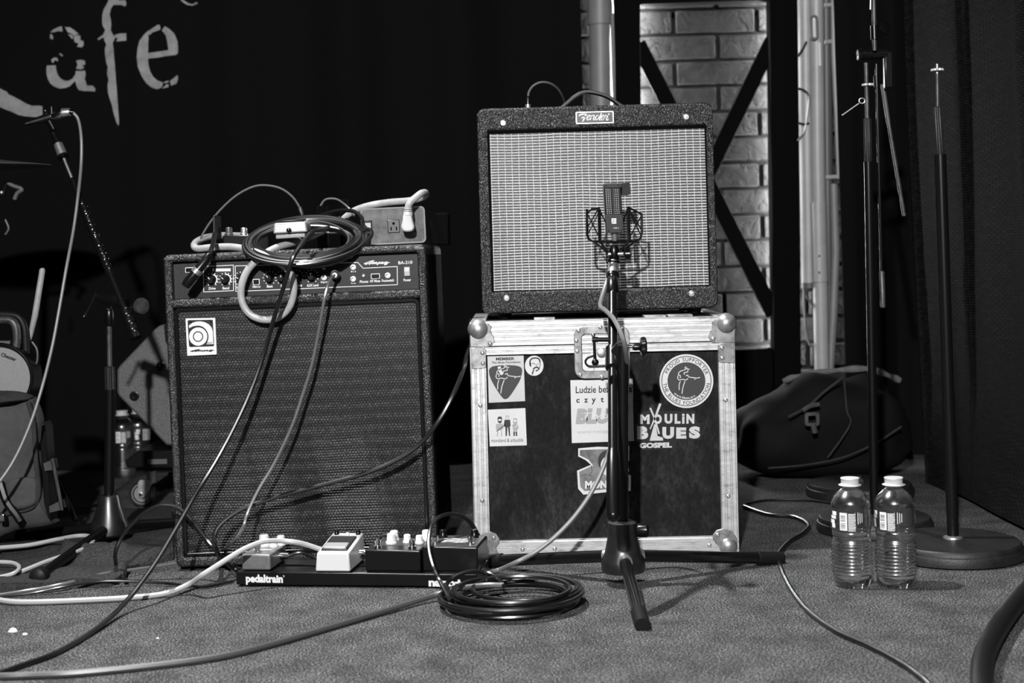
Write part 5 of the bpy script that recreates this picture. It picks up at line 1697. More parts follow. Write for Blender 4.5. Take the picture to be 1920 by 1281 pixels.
for cx in (0.0665, 0.098):
    c = (cx, 0.0355)
    of = MB().box(c[0] - .0125, c[0] + .0125, -0.0014, 0.002, c[1] - .0135, c[1] + .0135).build('outlet', 'black_plastic', ps_, bevel=0.001)
    MB().box(c[0] - .0115, c[0] + .0115, -0.0022, -0.001, c[1] - .0125, c[1] + .0125).build('outlet_face', 'dark_tube', of, bevel=0.0006)
    m_ = MB()
    m_.box(c[0] - .0068, c[0] - .0042, -.0026, -.0022, c[1] - .0085, c[1] - .001).box(c[0] + .0042, c[0] + .0068, -.0026, -.0022, c[1] - .0085, c[1] - .001)
    m_.prism(circ(c[0], c[1] + .006, .0028, 10), -.0026, -.0022)
    m_.build('slots', 'void', of)
zero()
ab = MB().box(P(808, 450, 3.0).x, P(843, 450, 3.0).x, 2.97, 3.04, ZT + 0.005, P(820, 400, 3.0).z)
OFF = P(820, 450, 3.0)
tag(ab.build('adapter_block', 'void', bevel=0.004), 'black adapter block beside the grey power strip', 'power adapter')
zero()
lp = thing('effects_pedal', 'black effects pedal with two knobs behind the hanging plug on the bass amplifier', 'effects pedal', (P(440, 462, 2.9).x, 2.9, ZT + 0.003), (0, 0, rad(-3)))
MB().box(-0.025, 0.045, 0, 0.11, 0, 0.033).build('housing', 'black_satin', lp, bevel=0.003)
knob(lp, -0.016, 0.02, 0.033, 'grey_paint_metal', 1.1); knob(lp, 0.014, 0.025, 0.033, 'satin_metal', 1.0)
zero()
OFF = P(400, 460, 2.86)
a, b_, c_, d_ = P(398, 404, 2.86), P(402, 404, 2.86), P(403, 460, 2.86), P(399, 461, 2.86)
fl = MB().hexa([(d_.x, 2.86, ZT + .003), (c_.x, 2.86, ZT + .003), (c_.x, 2.93, ZT + .003), (d_.x, 2.93, ZT + .003)], [(a.x, 2.865, a.z), (b_.x, 2.865, a.z), (b_.x, 2.925, a.z), (a.x, 2.925, a.z)])
tag(fl.build('standing_plate', 'black_satin', bevel=0.001), 'thin black plate standing on edge behind the hanging black plug', 'plate')
for px, w_, py, lab in ((604, 9, 386, 'small upright black plug box left of the thin arched lead end'), (645, 7, 374, 'small tilted black plug box beside the white power cord')):
    OFF = P(px, 450, 2.98)
    tag(MB().box(P(px - w_, 450, 2.98).x, P(px + w_, 450, 2.98).x, 2.98, 3.02, ZT + 0.003, P(px, py, 2.98).z).build('plug_box', 'void', bevel=0.002), lab, 'plug')
zero()
# coil of black cable on top, its loops hanging over the front edge
def coil(cx, cy, Y, rx, ry, rz, turns, seed):
    """nested loops in one tilted plane, wandering from turn to turn"""
    q = random.Random(seed)
    c = P(cx, cy, Y)
    pts = []
    n_ = 28
    order = [1.0, 0.66, 0.86, 0.50, 1.06, 0.74, 0.94, 0.58, 0.80]
    cur = None
    for t in range(turns):
        nk = (order[t], q.uniform(-.014, .012), q.uniform(-.004, .004), q.uniform(0.88, 1.1), q.uniform(-.05, .05))
        cur = cur or nk
        for i in range(n_):
            f = i / n_
            m = tuple(cur[j] + (nk[j] - cur[j]) * f for j in range(5))
            a = 2 * PI * f + 0.6
            k_ = m[0] * (1 + m[4] * math.sin(2 * a + t))
            pts.append(Vector((c.x + m[1] + rx * (0.42 + 0.58 * k_) * math.cos(a), c.y + ry * k_ * math.sin(a), c.z + m[2] + rz * k_ * math.sin(a) * m[3])))
        cur = nk
    return catmull(pts, 2)
cp = coil(574, 451, 2.81, 0.120, 0.085, 0.050, 9, 9)
OFF = P(572, 455, 2.835)
o = MB().tube(cp, 0.0041, 8).build('coiled_cable', 'cable_black')
tag(o, 'coiled black instrument cable heaped on top of the bass amplifier', 'cable')
# loose outer loop of that coil at the right, and the jacks tucked in it
MB().tube(catmull([P(600, 405, 2.93), P(632, 396, 2.90), P(662, 396, 2.87), P(680, 412, 2.85), P(676, 440, 2.84), P(668, 446, 2.86)], 6), 0.0041, 8).build('outer_loop', 'cable_black', o)
MB().tube(catmull([P(666, 436, 2.84), P(690, 430, 2.83), P(697, 440, 2.82), P(680, 462, 2.79), P(655, 480, 2.765), P(620, 495, 2.75), P(575, 500, 2.745), P(530, 492, 2.75), P(495, 478, 2.765)], 6), 0.0041, 8).build('outer_loop', 'cable_black', o)
for a, b_ in (((588, 437), (608, 436)), ((612, 436), (634, 435))):
    MB().tube([P(*a, 2.90), P(*b_, 2.90)], 0.0032, 10).build('jack_tip', 'chrome', o)
zero()
# hanging jack plug at the left and its lead
hp = cable('hanging_lead', [P(402, 440, 2.85), P(400, 455, 2.80), P(396, 468, 2.765), P(391, 480, 2.755), P(384, 493, 2.75)], 0.0048, 'cable_black', 'black cable end with a long plug hanging over the panel left end')
MB().tube([P(392, 478, 2.755), P(388, 486, 2.75), P(352, 530, 2.745), P(347, 537, 2.745)], [0.006, 0.0088, 0.0098, 0.008], 16).build('plug', 'black_satin', hp)
MB().tube([P(372, 505, 2.7475), P(366, 512, 2.747)], 0.0101, 16).build('plug_ring', 'satin_metal', hp)
zero()
al = cable('arched_lead', [P(370, 458, 2.95), P(378, 443, 2.95), P(392, 420, 2.95), P(412, 395, 2.95), P(440, 369, 2.95), P(470, 352, 2.95), P(495, 347.5, 2.95), P(525, 353, 2.95), P(548, 369, 2.95), P(562, 390, 2.95), P(567, 406, 2.95)], 0.0022, 'cable_thin', 'thin shiny lead arching high over the bass amplifier')
MB().tube([P(562.5, 388, 2.95), P(563, 392, 2.95), P(567.5, 406, 2.95)], [0.0026, 0.0042, 0.0036], 10).build('strain_relief', 'grey_paint_metal', al)
cable('arched_lead', [P(601, 386, 2.98), P(608, 376, 2.98), P(618, 372.5, 2.98), P(632, 374, 2.98), P(646, 383, 2.98), P(658, 395, 2.97), P(664, 404, 2.95)], 0.0022, 'cable_thin', 'short thin lead arching beside the power strip')
wc = cable('power_cable', [P(765, 402, 2.905), P(765.5, 388, 2.90), P(770, 379, 2.90), P(780, 370, 2.905), P(791, 362, 2.92), P(798, 362, 2.95), P(795, 369, 2.98), P(770, 376, 2.99), P(735, 379, 2.98), P(700, 384, 2.97), P(672, 392, 2.98), P(650, 404, 2.985), P(628, 419, 2.98), P(595, 438, 2.92), P(555, 454, 2.85), P(520, 464, 2.80), P(495, 478, 2.776), P(468, 502, 2.772), P(454, 532, 2.772), P(453, 562, 2.772), P(466, 587, 2.772), P(490, 599, 2.770), P(518, 597, 2.768), P(540, 580, 2.764), P(550, 552, 2.760), P(549, 522, 2.757), P(536, 502, 2.755), P(514, 488, 2.758), P(488, 476, 2.772), P(462, 467.5, 2.80), P(430, 463, 2.84), P(395, 464.5, 2.86), P(372, 466.5, 2.88), P(364, 462, 2.90), P(368, 454, 2.94), P(385, 446, 2.98), P(410, 442, 3.02), P(450, 442, 3.06)],
           0.0072, 'cable_white', 'thick white power cord looping over the bass amplifier front into the power strip', 10, 6)
MB().tube([P(765, 404, 2.90), P(765.3, 397, 2.90)], [0.0098, 0.0092], 16).build('plug_collar', 'white_plastic', wc)
for py in (392, 395.5, 399):
    MB().tube([P(765.3, py, 2.90), P(765.3, py - 1.6, 2.90)], 0.0086, 14).build('grip_ring', 'white_plastic', wc)
c0 = P(765, 420, 2.905)
plv = [(c0.x + x, c0.z + z) for x, z in ((-.0085, .019), (.0085, .019), (.0100, .008), (.0132, -.004), (.0128, -.010), (.0085, -.0150), (0, -.0165), (-.0085, -.0150), (-.0128, -.010), (-.0132, -.004), (-.0100, .008))]
MB().prism(plv, 2.892, 2.925).build('plug', 'white_plastic', wc, bevel=0.0035, seg=3)
zero()

# ================================================================== cables down the bass amplifier and over the carpet
c1 = cable('instrument_cable', [P(632, 424, 2.88), P(612, 428, 2.84), P(590, 432, 2.775), P(572, 450, 2.735), P(557, 470, 2.708), P(546, 492, 2.700), P(530, 545, 2.712), P(513, 600, 2.73), P(496, 660, 2.74), P(475, 722, 2.735), P(445, 790, 2.72), P(408, 860, 2.70), P(368, 925, 2.67), P(325, 1000, 2.60), P(285, 1065, 2.53), P(235, 1130, 2.46), F(180, 1180, .006), F(110, 1222, .005), F(40, 1248, .005), F(-30, 1270, .005), F(-260, 1330, .005)],
           0.0044, 'cable_black', 'black instrument cable running from the coil down to the left front of the carpet')
zero()
c2 = cable('input_cable', [P(627, 516, 2.765), P(618, 526, 2.745), P(610, 552, 2.735), P(603, 590, 2.735), P(595, 635, 2.74), P(583, 690, 2.74), P(566, 745, 2.74), P(545, 805, 2.735), P(515, 868, 2.73), P(485, 918, 2.72), P(465, 960, 2.71), P(455, 990, 2.70), P(435, 1018, 2.72), F(400, 1042, .01), F(330, 1057, .008), F(260, 1067, .012), F(190, 1077, .014), F(120, 1095, .012), F(50, 1108, .006), F(-40, 1121, .006), F(-260, 1150, .006)],
           0.0032, 'cable_thin', 'thin dark cable from the amplifier input jack down to the carpet')
MB().tube([P(628.5, 515, 2.785), P(628.3, 515.3, 2.776), P(627.5, 516, 2.762)], [0.0066, 0.0090, 0.0050], 16).build('jack_plug', 'satin_metal', c2)
zero()
cable('speaker_cable', [P(882, 600, 3.1), P(884, 640, 3.0), P(876, 664, 2.88), P(868, 695, 2.79), P(852, 735, 2.745), P(825, 785, 2.73), P(790, 830, 2.735), P(745, 862, 2.735), P(690, 886, 2.735), P(630, 903, 2.735), P(565, 920, 2.735), P(500, 938, 2.735), P(450, 957, 2.73), P(415, 982, 2.72), P(402, 1005, 2.71), P(405, 1030, 2.70), F(422, 1056, .006), F(470, 1075, .006)],
      0.0046, 'cable_black', 'black cable swinging across the front of the bass amplifier from the right')
cable('looped_cable', [F(238, 1090, .006), F(222, 1072, .008), P(216, 1040, 2.72), P(228, 1008, 2.72), P(250, 980, 2.72), P(278, 957, 2.72), P(308, 948, 2.72), P(338, 956, 2.72), P(362, 980, 2.71), P(385, 1010, 2.70), P(408, 1037, 2.69), F(440, 1068, .006), F(480, 1085, .005)],
      0.0040, 'cable_black', 'springy black cable standing up in a loop at the bass amplifier foot')
cable('floor_cable', [F(438, 1090, .004), F(380, 1100, .004), F(300, 1093, .006), F(200, 1090, .012), F(120, 1100, .012), F(60, 1112, .005), F(-30, 1124, .005), F(-240, 1160, .005)], 0.0026, 'cable_black', 'thin black cable lying along the rug edge')
cable('grey_pedal_cable', [PB(Dd(600, 1040)[0], 0.06, PH + .026), P(575, 1022, 2.66), P(553, 1017, 2.65), P(528, 1014.5, 2.645), P(500, 1015, 2.63), P(480, 1020, 2.62), P(455, 1031, 2.605), P(430, 1046, 2.59), P(405, 1062, 2.575), P(380, 1078, 2.56), F(355, 1095, .02), F(310, 1113, .007), F(240, 1121, .006), F(150, 1126, .006), F(60, 1129, .006), F(10, 1127, .006), F(-40, 1116, .006), F(-160, 1092, .006), F(-300, 1080, .006)],
      0.0050, 'cable_lightgrey', 'light grey cable from the pedals sweeping left over the carpet')
cable('grey_looped_cable', [F(-260, 1020, .006), F(-40, 1030, .03), F(0, 1027, .03), F(55, 1022, .03), F(105, 1012, .034), F(145, 1005, .034), F(168, 1006, .034), F(175, 1014, .034), F(165, 1025, .032), F(140, 1036, .03), F(90, 1052, .028), F(40, 1072, .02), F(0, 1087, .012), F(-40, 1100, .008), F(-240, 1118, .006)],
      0.0044, 'cable_lightgrey', 'light grey cable folded in a long loop on the dark rug')
cable('grey_looped_cable', [F(-160, 1040, .016), F(-40, 1052, .03), F(0, 1054, .03), F(25, 1056, .03), F(36, 1064, .028), F(28, 1074, .025), F(5, 1081, .02), F(-40, 1088, .015), F(-200, 1100, .006)],
      0.0040, 'cable_lightgrey', 'short grey cable loop at the left edge of the rug')
cable('front_cable', [F(-320, 1262, .006), F(-40, 1268, .006), F(60, 1266, .006), F(150, 1262, .006), F(300, 1247, .006), F(420, 1230, .006), F(520, 1205, .006), F(640, 1170, .006), F(740, 1140, .007), F(810, 1118, .010), F(860, 1104, .022), F(910, 1098, .03), F(945, 1098, .03)],
      0.0052, 'cable_darkgrey', 'black cable crossing the front carpet to the floor coil')
# floor coil in front of the pedalboard
def floor_coil():
    q = random.Random(11)
    c = F(966, 1136)
    pts = []
    cur = (0.118, 0, 0, 0.005)
    for t in range(8):
        nk = (q.uniform(0.084, 0.120), q.uniform(-.022, .018), q.uniform(-.022, .022), 0.005 + 0.0038 * (t + 1))
        if t in (1, 4):
            nk = (0.122, -0.012 if t == 1 else 0.008, 0.0, nk[3])
        for i in range(28):
            f = i / 28
            m = [cur[j] + (nk[j] - cur[j]) * f for j in range(4)]
            a = 2 * PI * f + 2.4
            pts.append(Vector((c.x + m[1] + m[0] * math.cos(a), c.y + m[2] + m[0] * math.sin(a) * 1.0, m[3])))
        cur = nk
    return pts
fp = floor_coil()
OFF = F(968, 1130)
o = tag(MB().tube(fp, 0.0040, 8).build('floor_coil', 'cable_black'), 'coil of black cable lying on the carpet before the pedalboard', 'cable')
MB().tube(catmull([F(842, 1122, .03), P(828, 1096, 2.50), P(812, 1062, 2.53), P(804, 1025, 2.57), P(808, 990, 2.61), P(822, 971, 2.65), P(845, 963.5, 2.67), P(868, 969, 2.69), P(885, 984, 2.70), P(896, 1003, 2.70), P(901, 1018, 2.70)], 7), 0.0038, 8).build('rising_loop', 'cable_black', o)
MB().tube(catmull([F(842, 1118, .02), P(836, 1100, 2.50), P(850, 1083, 2.50), P(880, 1072, 2.51), P(912, 1074, 2.52), P(932, 1084, 2.50), F(945, 1100, .03)], 7), 0.0038, 8).build('rising_loop', 'cable_black', o)
zero()
cable('microphone_cable', [P(1152, 470, 2.80), P(1140, 520, 2.79), P(1128, 560, 2.75), P(1126, 575, 2.70), P(1135, 582, 2.65), P(1150, 597, 2.58), P(1164, 624, 2.54), P(1173, 655, 2.54), P(1176, 700, 2.60), P(1172, 740, 2.66), P(1160, 790, 2.70), P(1146, 835, 2.70), P(1128, 885, 2.69), P(1105, 930, 2.68), P(1072, 975, 2.67), P(1035, 1012, 2.66), P(1000, 1038, 2.655), P(965, 1056, 2.65), F(935, 1069, .006), F(905, 1078, .006)],
      0.0044, 'cable_grey', 'grey microphone cable hanging from the boom down to the pedalboard')
cable('black_floor_cable', [F(1395, 950, .005), F(1440, 965, .005), F(1490, 970, .005), F(1516, 985, .005), F(1506, 1000, .005), F(1478, 1018, .005), F(1460, 1042, .005), F(1468, 1075, .005), F(1490, 1115, .005), F(1520, 1150, .005), F(1570, 1185, .005), F(1630, 1212, .005), F(1680, 1238, .005), F(1720, 1265, .005), F(1750, 1295, .005), F(1830, 1420, .005)],
      0.0045, 'cable_black', 'black cable snaking over the carpet beside the water bottles')
cable('rear_floor_cable', [F(1400, 945, .004), F(1440, 938, .004), F(1510, 938, .004), F(1560, 944, .004)], 0.003, 'cable_black', 'thin black cable on the carpet right of the road case')
cable('multicore_cable', [F(1990, 1060, .016), F(1950, 1085, .016), F(1915, 1120, .016), F(1882, 1162, .016), F(1856, 1205, .016), F(1842, 1245, .016), F(1842, 1300, .016), F(1850, 1350, .016)],
      0.0155, 'rubber', 'thick black multicore cable bending over the carpet at the right front', 14)
zero()

# ================================================================== water bottles
def bottle(label, loc, rot=0.0, with_label=True):
    t = thing('water_bottle', label, 'bottle', loc, (0, 0, rot))
    u = 0.0001765
    raw = [(130, 8), (150, 0), (172, 20), (190, 60), (197, 120)]
    for k_ in range(9):
        y = 140 + k_ * 35
        raw += [(196, y - 6), (202, y), (202, y + 8), (191, y + 17), (191, y + 20)]
    raw += [(198, 445), (188, 470), (180, 490), (190, 515), (192, 545), (184, 560), (194, 572), (196, 590), (196, 795), (196, 830), (190, 855), (168, 895), (128, 940), (86, 972), (70, 985), (68, 1012)]
    prof = [(a * u, b_ * u) for a, b_ in raw]
    bd_ = MB().lathe(prof, (0, 0, 0), (0, 0, 1), 40).build('body', 'water_bottle_clear', t, angle=60)
    MB().lathe([(112 * u, 1006 * u), (114 * u, 1012 * u), (92 * u, 1020 * u), (88 * u, 1024 * u), (90 * u, 1068 * u), (94 * u, 1074 * u), (92 * u, 1082 * u), (60 * u, 1083 * u)], (0, 0, 0), (0, 0, 1), 28).build('cap', 'white_plastic', t)
    if with_label:
        R_ = 198 * u
        vs, fs = [], []
        n_ = 40
        for h in (574, 794):
            vs += [(R_ * math.cos(2 * PI * j / n_), R_ * math.sin(2 * PI * j / n_), h * u) for j in range(n_)]
        fs = [(j, (j + 1) % n_, n_ + (j + 1) % n_, n_ + j) for j in range(n_)]
        lb = MB().add(vs, fs).build('label', 'label_film', t)
        def patch(mb, a0, a1, z0, z1, rr=R_ + 0.0003):
            k_ = max(2, int(abs(a1 - a0) / 6) + 1)
            vs = []
            for i in range(k_ + 1):
                a = rad(a0 + (a1 - a0) * i / k_)
                vs += [(rr * math.sin(a), -rr * math.cos(a), z0 * u), (rr * math.sin(a), -rr * math.cos(a), z1 * u)]
            mb.add(vs, [(2 * i, 2 * i + 2, 2 * i + 3, 2 * i + 1) for i in range(k_)])
        m_, m2 = MB(), MB()
        patch(m_, -46, -24, 585, 760)
        for k_ in range(13):
            if k_ != 6:
                patch(m2, -43, -29, 600 + k_ * 11, 600 + k_ * 11 + (3 + (k_ * 5) % 4), R_ + 0.0006)
        for k_ in range(12):
            patch(m_, -21, -21 + 17 + (k_ * 7) % 5, 590 + k_ * 14, 598 + k_ * 14)
        patch(m_, -2, -1, 580, 765)
        patch(m_, -22, -2, 580, 584)
        for k_ in range(3):
            patch(m_, 6 + k_ * 6, 8 + k_ * 6, 650 + 8 * k_, 765 - 6 * k_)
        for a0, a1, z0, z1 in ((-88, -66, 640, 680), (-84, -60, 690, 720), (-80, -64, 600, 640), (-76, -58, 725, 765), (78, 96, 640, 720), (84, 92, 600, 770)):
            patch(m_, a0, a1, z0, z1)
        m_.build('label_print', 'print_white', lb, kind='stuff'); m2.build('barcode', 'ink', lb, kind='stuff')
    return t
b1 = F(1599, 1098)
bottle('left of the two clear water bottles with white caps near the round-based stand', b1, 0.0)
b2 = F(1681, 1098)
bottle('right of the two clear water bottles, the one nearer the straight stand', b2, rad(-14))
b3 = P(232, 890, 4.05); b3.z = 0
bottle('clear water bottle farther back between taped boom stand and wedge monitor', b3, rad(30))
b4 = P(262, 890, 4.09); b4.z = 0
bottle('second clear water bottle mostly hidden behind the wedge monitor', b4, rad(80))
zero()

# ================================================================== wedge monitor on its trolley behind the bass amplifier
YW = 3.55
zc = 0.0
wm = thing('wedge_monitor', 'speckled black wedge loudspeaker standing tilted behind the bass amplifier', 'loudspeaker', P(270, 835, YW), world=True)
wpl = [(300, 610), (290, 617), (224, 686), (219, 694), (219, 736), (223, 744), (312, 836), (400, 836), (430, 700), (330, 606)]
MB().prism([(P(a, b_, YW).x, P(a, b_, YW).z) for a, b_ in wpl], YW, YW + 0.36).build('cabinet', 'speckle_paint', wm, bevel=0.006, seg=2)
for a, b_ in ((252, 743), (302, 687)):
    p_ = P(a, b_, YW)
    MB().lathe([(0.0125, 0), (0.012, 0.002), (0.008, 0.003), (0.004, 0.002)], p_, (0, -1, 0), 18).build('screw_cup', 'black_metal', wm)
MB().prism([(P(a, b_, YW).x, P(a, b_, YW).z) for a, b_ in ((309, 610), (318, 606), (340, 640), (336, 700), (326, 670), (312, 640))], YW - 0.012, YW + 0.02).build('edge_handle', 'black_plastic', wm, bevel=0.003)
zero()
dl = thing('trolley', 'black wheeled trolley under the wedge loudspeaker', 'trolley', P(300, 930, YW - 0.02), world=True)
q = [P(a, b_, YW - 0.02) for a, b_ in ((236, 862), (260, 845), (420, 842), (420, 878), (240, 876))]
MB().prism([(p_.x, p_.z) for p_ in q], YW - 0.03, YW + 0.38).build('deck', 'black_satin', dl, bevel=0.003)
p_ = P(292, 866, YW - 0.035)
MB().box(p_.x - .02, p_.x + .028, YW - 0.036, YW - 0.03, p_.z - .006, p_.z + .006).build('deck_label', 'dark_tube', dl)
MB().box(P(255, 880, YW).x, P(425, 880, YW).x, YW, YW + 0.3, P(300, 886, YW).z, P(300, 876, YW).z).build('axle_plate', 'black_metal', dl)
def caster(px, py, Y, R_, par, hide=False):
    c = P(px, py, Y)
    c.z = R_
    OFFL = c
    cs = MB().lathe([(R_ * .96, -0.011), (R_, -0.008), (R_, 0.008), (R_ * .96, 0.011), (R_ * .62, 0.011), (R_ * .6, 0.007)], c, (0, -1, 0), 32).build('caster_wheel', 'rubber', par)
    MB().lathe([(R_ * .78, -0.0095), (R_ * .78, 0.0122), (R_ * .70, 0.0126), (R_ * .66, 0.009)], c, (0, -1, 0), 28).build('wheel_rim', 'grey_tube', cs)
    MB().prism([(c.x - .010, c.z - .006), (c.x + .004, c.z - .010), (c.x + .012, c.z - .004), (c.x + .030, c.z + .030), (c.x + .028, c.z + .036), (c.x - .003, c.z + .036), (c.x - .008, c.z + .030)], c.y - 0.0165, c.y - 0.0145).build('fork', 'satin_metal', cs, bevel=0.0008)
    MB().lathe([(0.005, 0), (0.0045, 0.003), (0.002, 0.0035)], (c.x - .002, c.y - 0.0165, c.z), (0, -1, 0), 12).build('axle_bolt', 'chrome', cs)
    MB().cyl((c.x + 0.022, c.y, c.z + 0.026), (c.x + 0.022, c.y, P(px, 884, Y).z), 0.012, n=14).build('swivel', 'satin_metal', cs)
caster(268, 910, YW - 0.0, 0.0335, dl)
caster(400, 910, YW + 0.02, 0.0335, dl)
caster(340, 905, YW + 0.30, 0.0335, dl)
zero()

# ================================================================== clutter at the left edge
YC = 2.98
def X(pl, Y):
    return [(P(a, b_, Y).x, P(a, b_, Y).z) for a, b_ in pl]
fb = P(30, 1000, YC); fb.z = 0
cb_ = thing('canvas_bag', 'grey canvas bag with dark piping at the left edge under the round pad', 'bag', fb, world=True)
def pillow(pl, Y0, depth, puff, seed, n_=10):
    """cloth panel: outline lofted to a puffed front"""
    from mathutils.geometry import tessellate_polygon
    pts = [Vector((p_[0], 0, p_[1])) for p_ in X(pl, Y0)]
    c = sum(pts, Vector()) / len(pts)
    dense = catmull(pts, 5, True)
    m = len(dense)
    vs, fs = [], []
    for k_ in range(n_ + 1):
        t = k_ / n_
        for v in dense:
            q = v.lerp(c, t)
            h = puff * math.sin(min(1, t * 1.6) * PI / 2)
            nz = mnoise.noise(Vector((q.x * 9 + seed, q.z * 9, t))) * 0.018 * min(1, t * 3) + mnoise.noise(Vector((q.x * 26 + seed, q.z * 14, t))) * 0.006
            vs.append((q.x, Y0 - h - nz, q.z))
    for k_ in range(n_):
        for j in range(m):
            fs.append((k_ * m + j, k_ * m + (j + 1) % m, (k_ + 1) * m + (j + 1) % m, (k_ + 1) * m + j))
    b_ = len(vs)
    vs += [(v.x, Y0 + depth, v.z) for v in dense]
    for j in range(m):
        fs.append((j, b_ + j, b_ + (j + 1) % m, (j + 1) % m))
    fs.append(tuple(range(b_, b_ + m)))
    return MB().add(vs, fs)
pillow([(-70, 760), (0, 752), (48, 748), (58, 760), (68, 790), (72, 850), (76, 905), (92, 975), (95, 984), (30, 994), (-70, 1010)], YC, 0.05, 0.022, 3).build('body', 'canvas', cb_, angle=80)
pillow([(-70, 742), (0, 736), (40, 741), (50, 750), (20, 756), (-70, 772)], YC - 0.012, 0.04, 0.012, 8, 6).build('flap', 'canvas_dark', cb_, angle=80)
pillow([(10, 905), (60, 898), (68, 925), (62, 948), (20, 955)], YC - 0.026, 0.02, 0.008, 12, 5).build('pocket', 'canvas', cb_, angle=80)
MB().tube(catmull([P(52, 752, YC - .012), P(62, 790, YC - .012), P(66, 850, YC - .012), P(72, 910, YC - .012), P(70, 935, YC - .014), P(58, 952, YC - .02), P(20, 962, YC - .02), P(-40, 970, YC - .02)], 6), 0.005, 8).build('piping', 'canvas_dark', cb_)
MB().tube(catmull([P(0, 905, YC - .03), P(12, 940, YC - .035), P(30, 965, YC - .035), P(38, 978, YC - .035)], 5), 0.009, 8).build('strap', 'black_satin', cb_)
MB().box(P(12, 965, YC).x, P(24, 965, YC).x, YC - 0.05, YC - 0.04, P(18, 970, YC).z, P(18, 956, YC).z).build('buckle', 'chrome', cb_, bevel=0.002)
MB().prism(X([(82, 790), (88, 800), (92, 860), (98, 960), (96, 982), (88, 980), (82, 900), (78, 830)], YC + .01), YC, YC + 0.05).build('side_panel', 'black_satin', cb_, bevel=0.002)
m_ = MB()
m_.prism(X([(84, 868), (98, 862), (101, 880), (87, 882)], YC), YC - 0.01, YC + 0.03)
m_.build('pale_band', 'canvas', cb_)
MB().prism(X([(95, 948), (112, 940), (116, 955), (96, 960)], YC), YC - 0.01, YC + 0.03).build('pale_band', 'canvas', cb_)
MB().tube(catmull([P(98, 860, YC), P(104, 890, YC), P(110, 920, YC), P(116, 957, YC)], 5), 0.0035, 8).build('edge_cord', 'canvas', cb_)
zero()
YD = 3.02
c0 = P(1, 708, YD)
dp = thing('drum_pad', 'round pale pad with black rim and dark script above the canvas bag', 'drum pad', c0, world=True)
rr = 60 * YD / FPX
MB().lathe([(rr * .99, 0), (rr * .98, 0.006), (0.001, 0.008)], c0 + Vector((0, 0.0, 0)), (0, -1, 0), 56).build('skin', 'drum_skin', dp)
MB().ring(circ(c0.x, c0.z, rr * 1.10, 56), circ(c0.x, c0.z, rr * .985, 56), c0.y - 0.016, c0.y + 0.045).build('rim', 'black_plastic', dp, bevel=0.003)
a, b_, t_ = P(4.5, 667, YD), P(32.5, 677.5, YD), P(5.5, 660, YD)
MB().text('Chester', ((a.x, a.z), (b_.x, b_.z), (t_.x, t_.z)), c0.y - 0.0088, 0.03, 0.3).build('script_print', 'ink', dp)
MB().tube(catmull([P(-30, 602, YD), P(5, 600, YD), P(22, 602, YD), P(30, 614, YD), P(32, 635, YD), P(30, 655, YD)], 6), 0.0085, 12).build('handle', 'grey_paint_metal', dp)
MB().tube(catmull([P(-30, 591, YD + .02), P(8, 590, YD + .02), P(33, 594, YD + .02), P(45, 612, YD + .02), P(48, 640, YD + .02), P(50, 670, YD + .02)], 6), 0.0075, 10).build('handle_sleeve', 'rubber', dp)
MB().tube([P(-20, 643, YD), P(20, 643, YD)], 0.005, 10).build('cross_bar', 'dark_tube', dp)
MB().tube(catmull([P(60, 641, YD + .02), P(69, 655, YD + .02), P(70, 675, YD + .02), P(64, 690, YD + .02)], 5), 0.0022, 8).build('cord_loop', 'dark_tube', dp)
zero()
OFF = P(62, 580, 3.06)
o = tag(MB().tube([P(79, 503, 3.06), P(79.5, 506, 3.06), P(66, 590, 3.06), P(57, 630, 3.06), P(55, 640, 3.06)], [0.004, 0.0062, 0.0066, 0.0052, 0.0025], 14).build('drumstick', 'stick_wood'), 'pale wooden drumstick standing upright behind the round pad', 'drumstick')
zero()
# cymbal and its stand hardware, nearly lost in the dark
OFF = P(-40, 316, 3.3)
c0 = P(-40, 310, 3.3)
tag(MB().lathe([(0.165, -0.004), (0.163, -0.002), (0.06, 0.010), (0.03, 0.016), (0.012, 0.028), (0.002, 0.029)], c0, (0.04, -0.02, 1), 48).build('cymbal', 'dark_tube'), 'dark cymbal edge-on at the left above the round pad', 'cymbal')
zero()
OFF = P(-20, 400, 3.3)
hw = MB().tube(catmull([P(12, 342, 3.3), P(26, 349, 3.3), P(38, 353, 3.3), P(40, 357, 3.3), P(32, 363, 3.3), P(27, 374, 3.3)], 5), 0.005, 10).build('cymbal_stand', 'dark_tube')
tag(hw, 'dim bent metal fitting below the cymbal at the left edge', 'stand')
MB().cyl(P(-40, 316, 3.3), F(-40, 985), 0.009, n=12).build('pole', 'black_metal', hw)
MB().tube([P(-40, 362, 3.3), P(8, 360, 3.3), P(12, 342, 3.3)], 0.006, 10).build('arm', 'black_metal', hw)
MB().sphere(P(3, 361, 3.29), 0.005, 10).build('wing_nut', 'satin_metal', hw)
MB().tube(catmull([P(10, 412, 3.3), P(16, 428, 3.3), P(10, 440, 3.3)], 4), 0.0025, 8).build('spring', 'dark_tube', hw)
zero()
# small folded stand leg beside the bag
OFF = F(140, 980)
lg = MB().tube([P(110, 902, 3.15), P(118, 925, 3.13), P(128, 945, 3.12), P(142, 976, 3.10)], [0.003, 0.005, 0.0058, 0.0052], 10).build('stand_leg', 'black_metal')
tag(lg, 'short tapered metal leg between the canvas bag and the taped stand', 'leg')
zero()
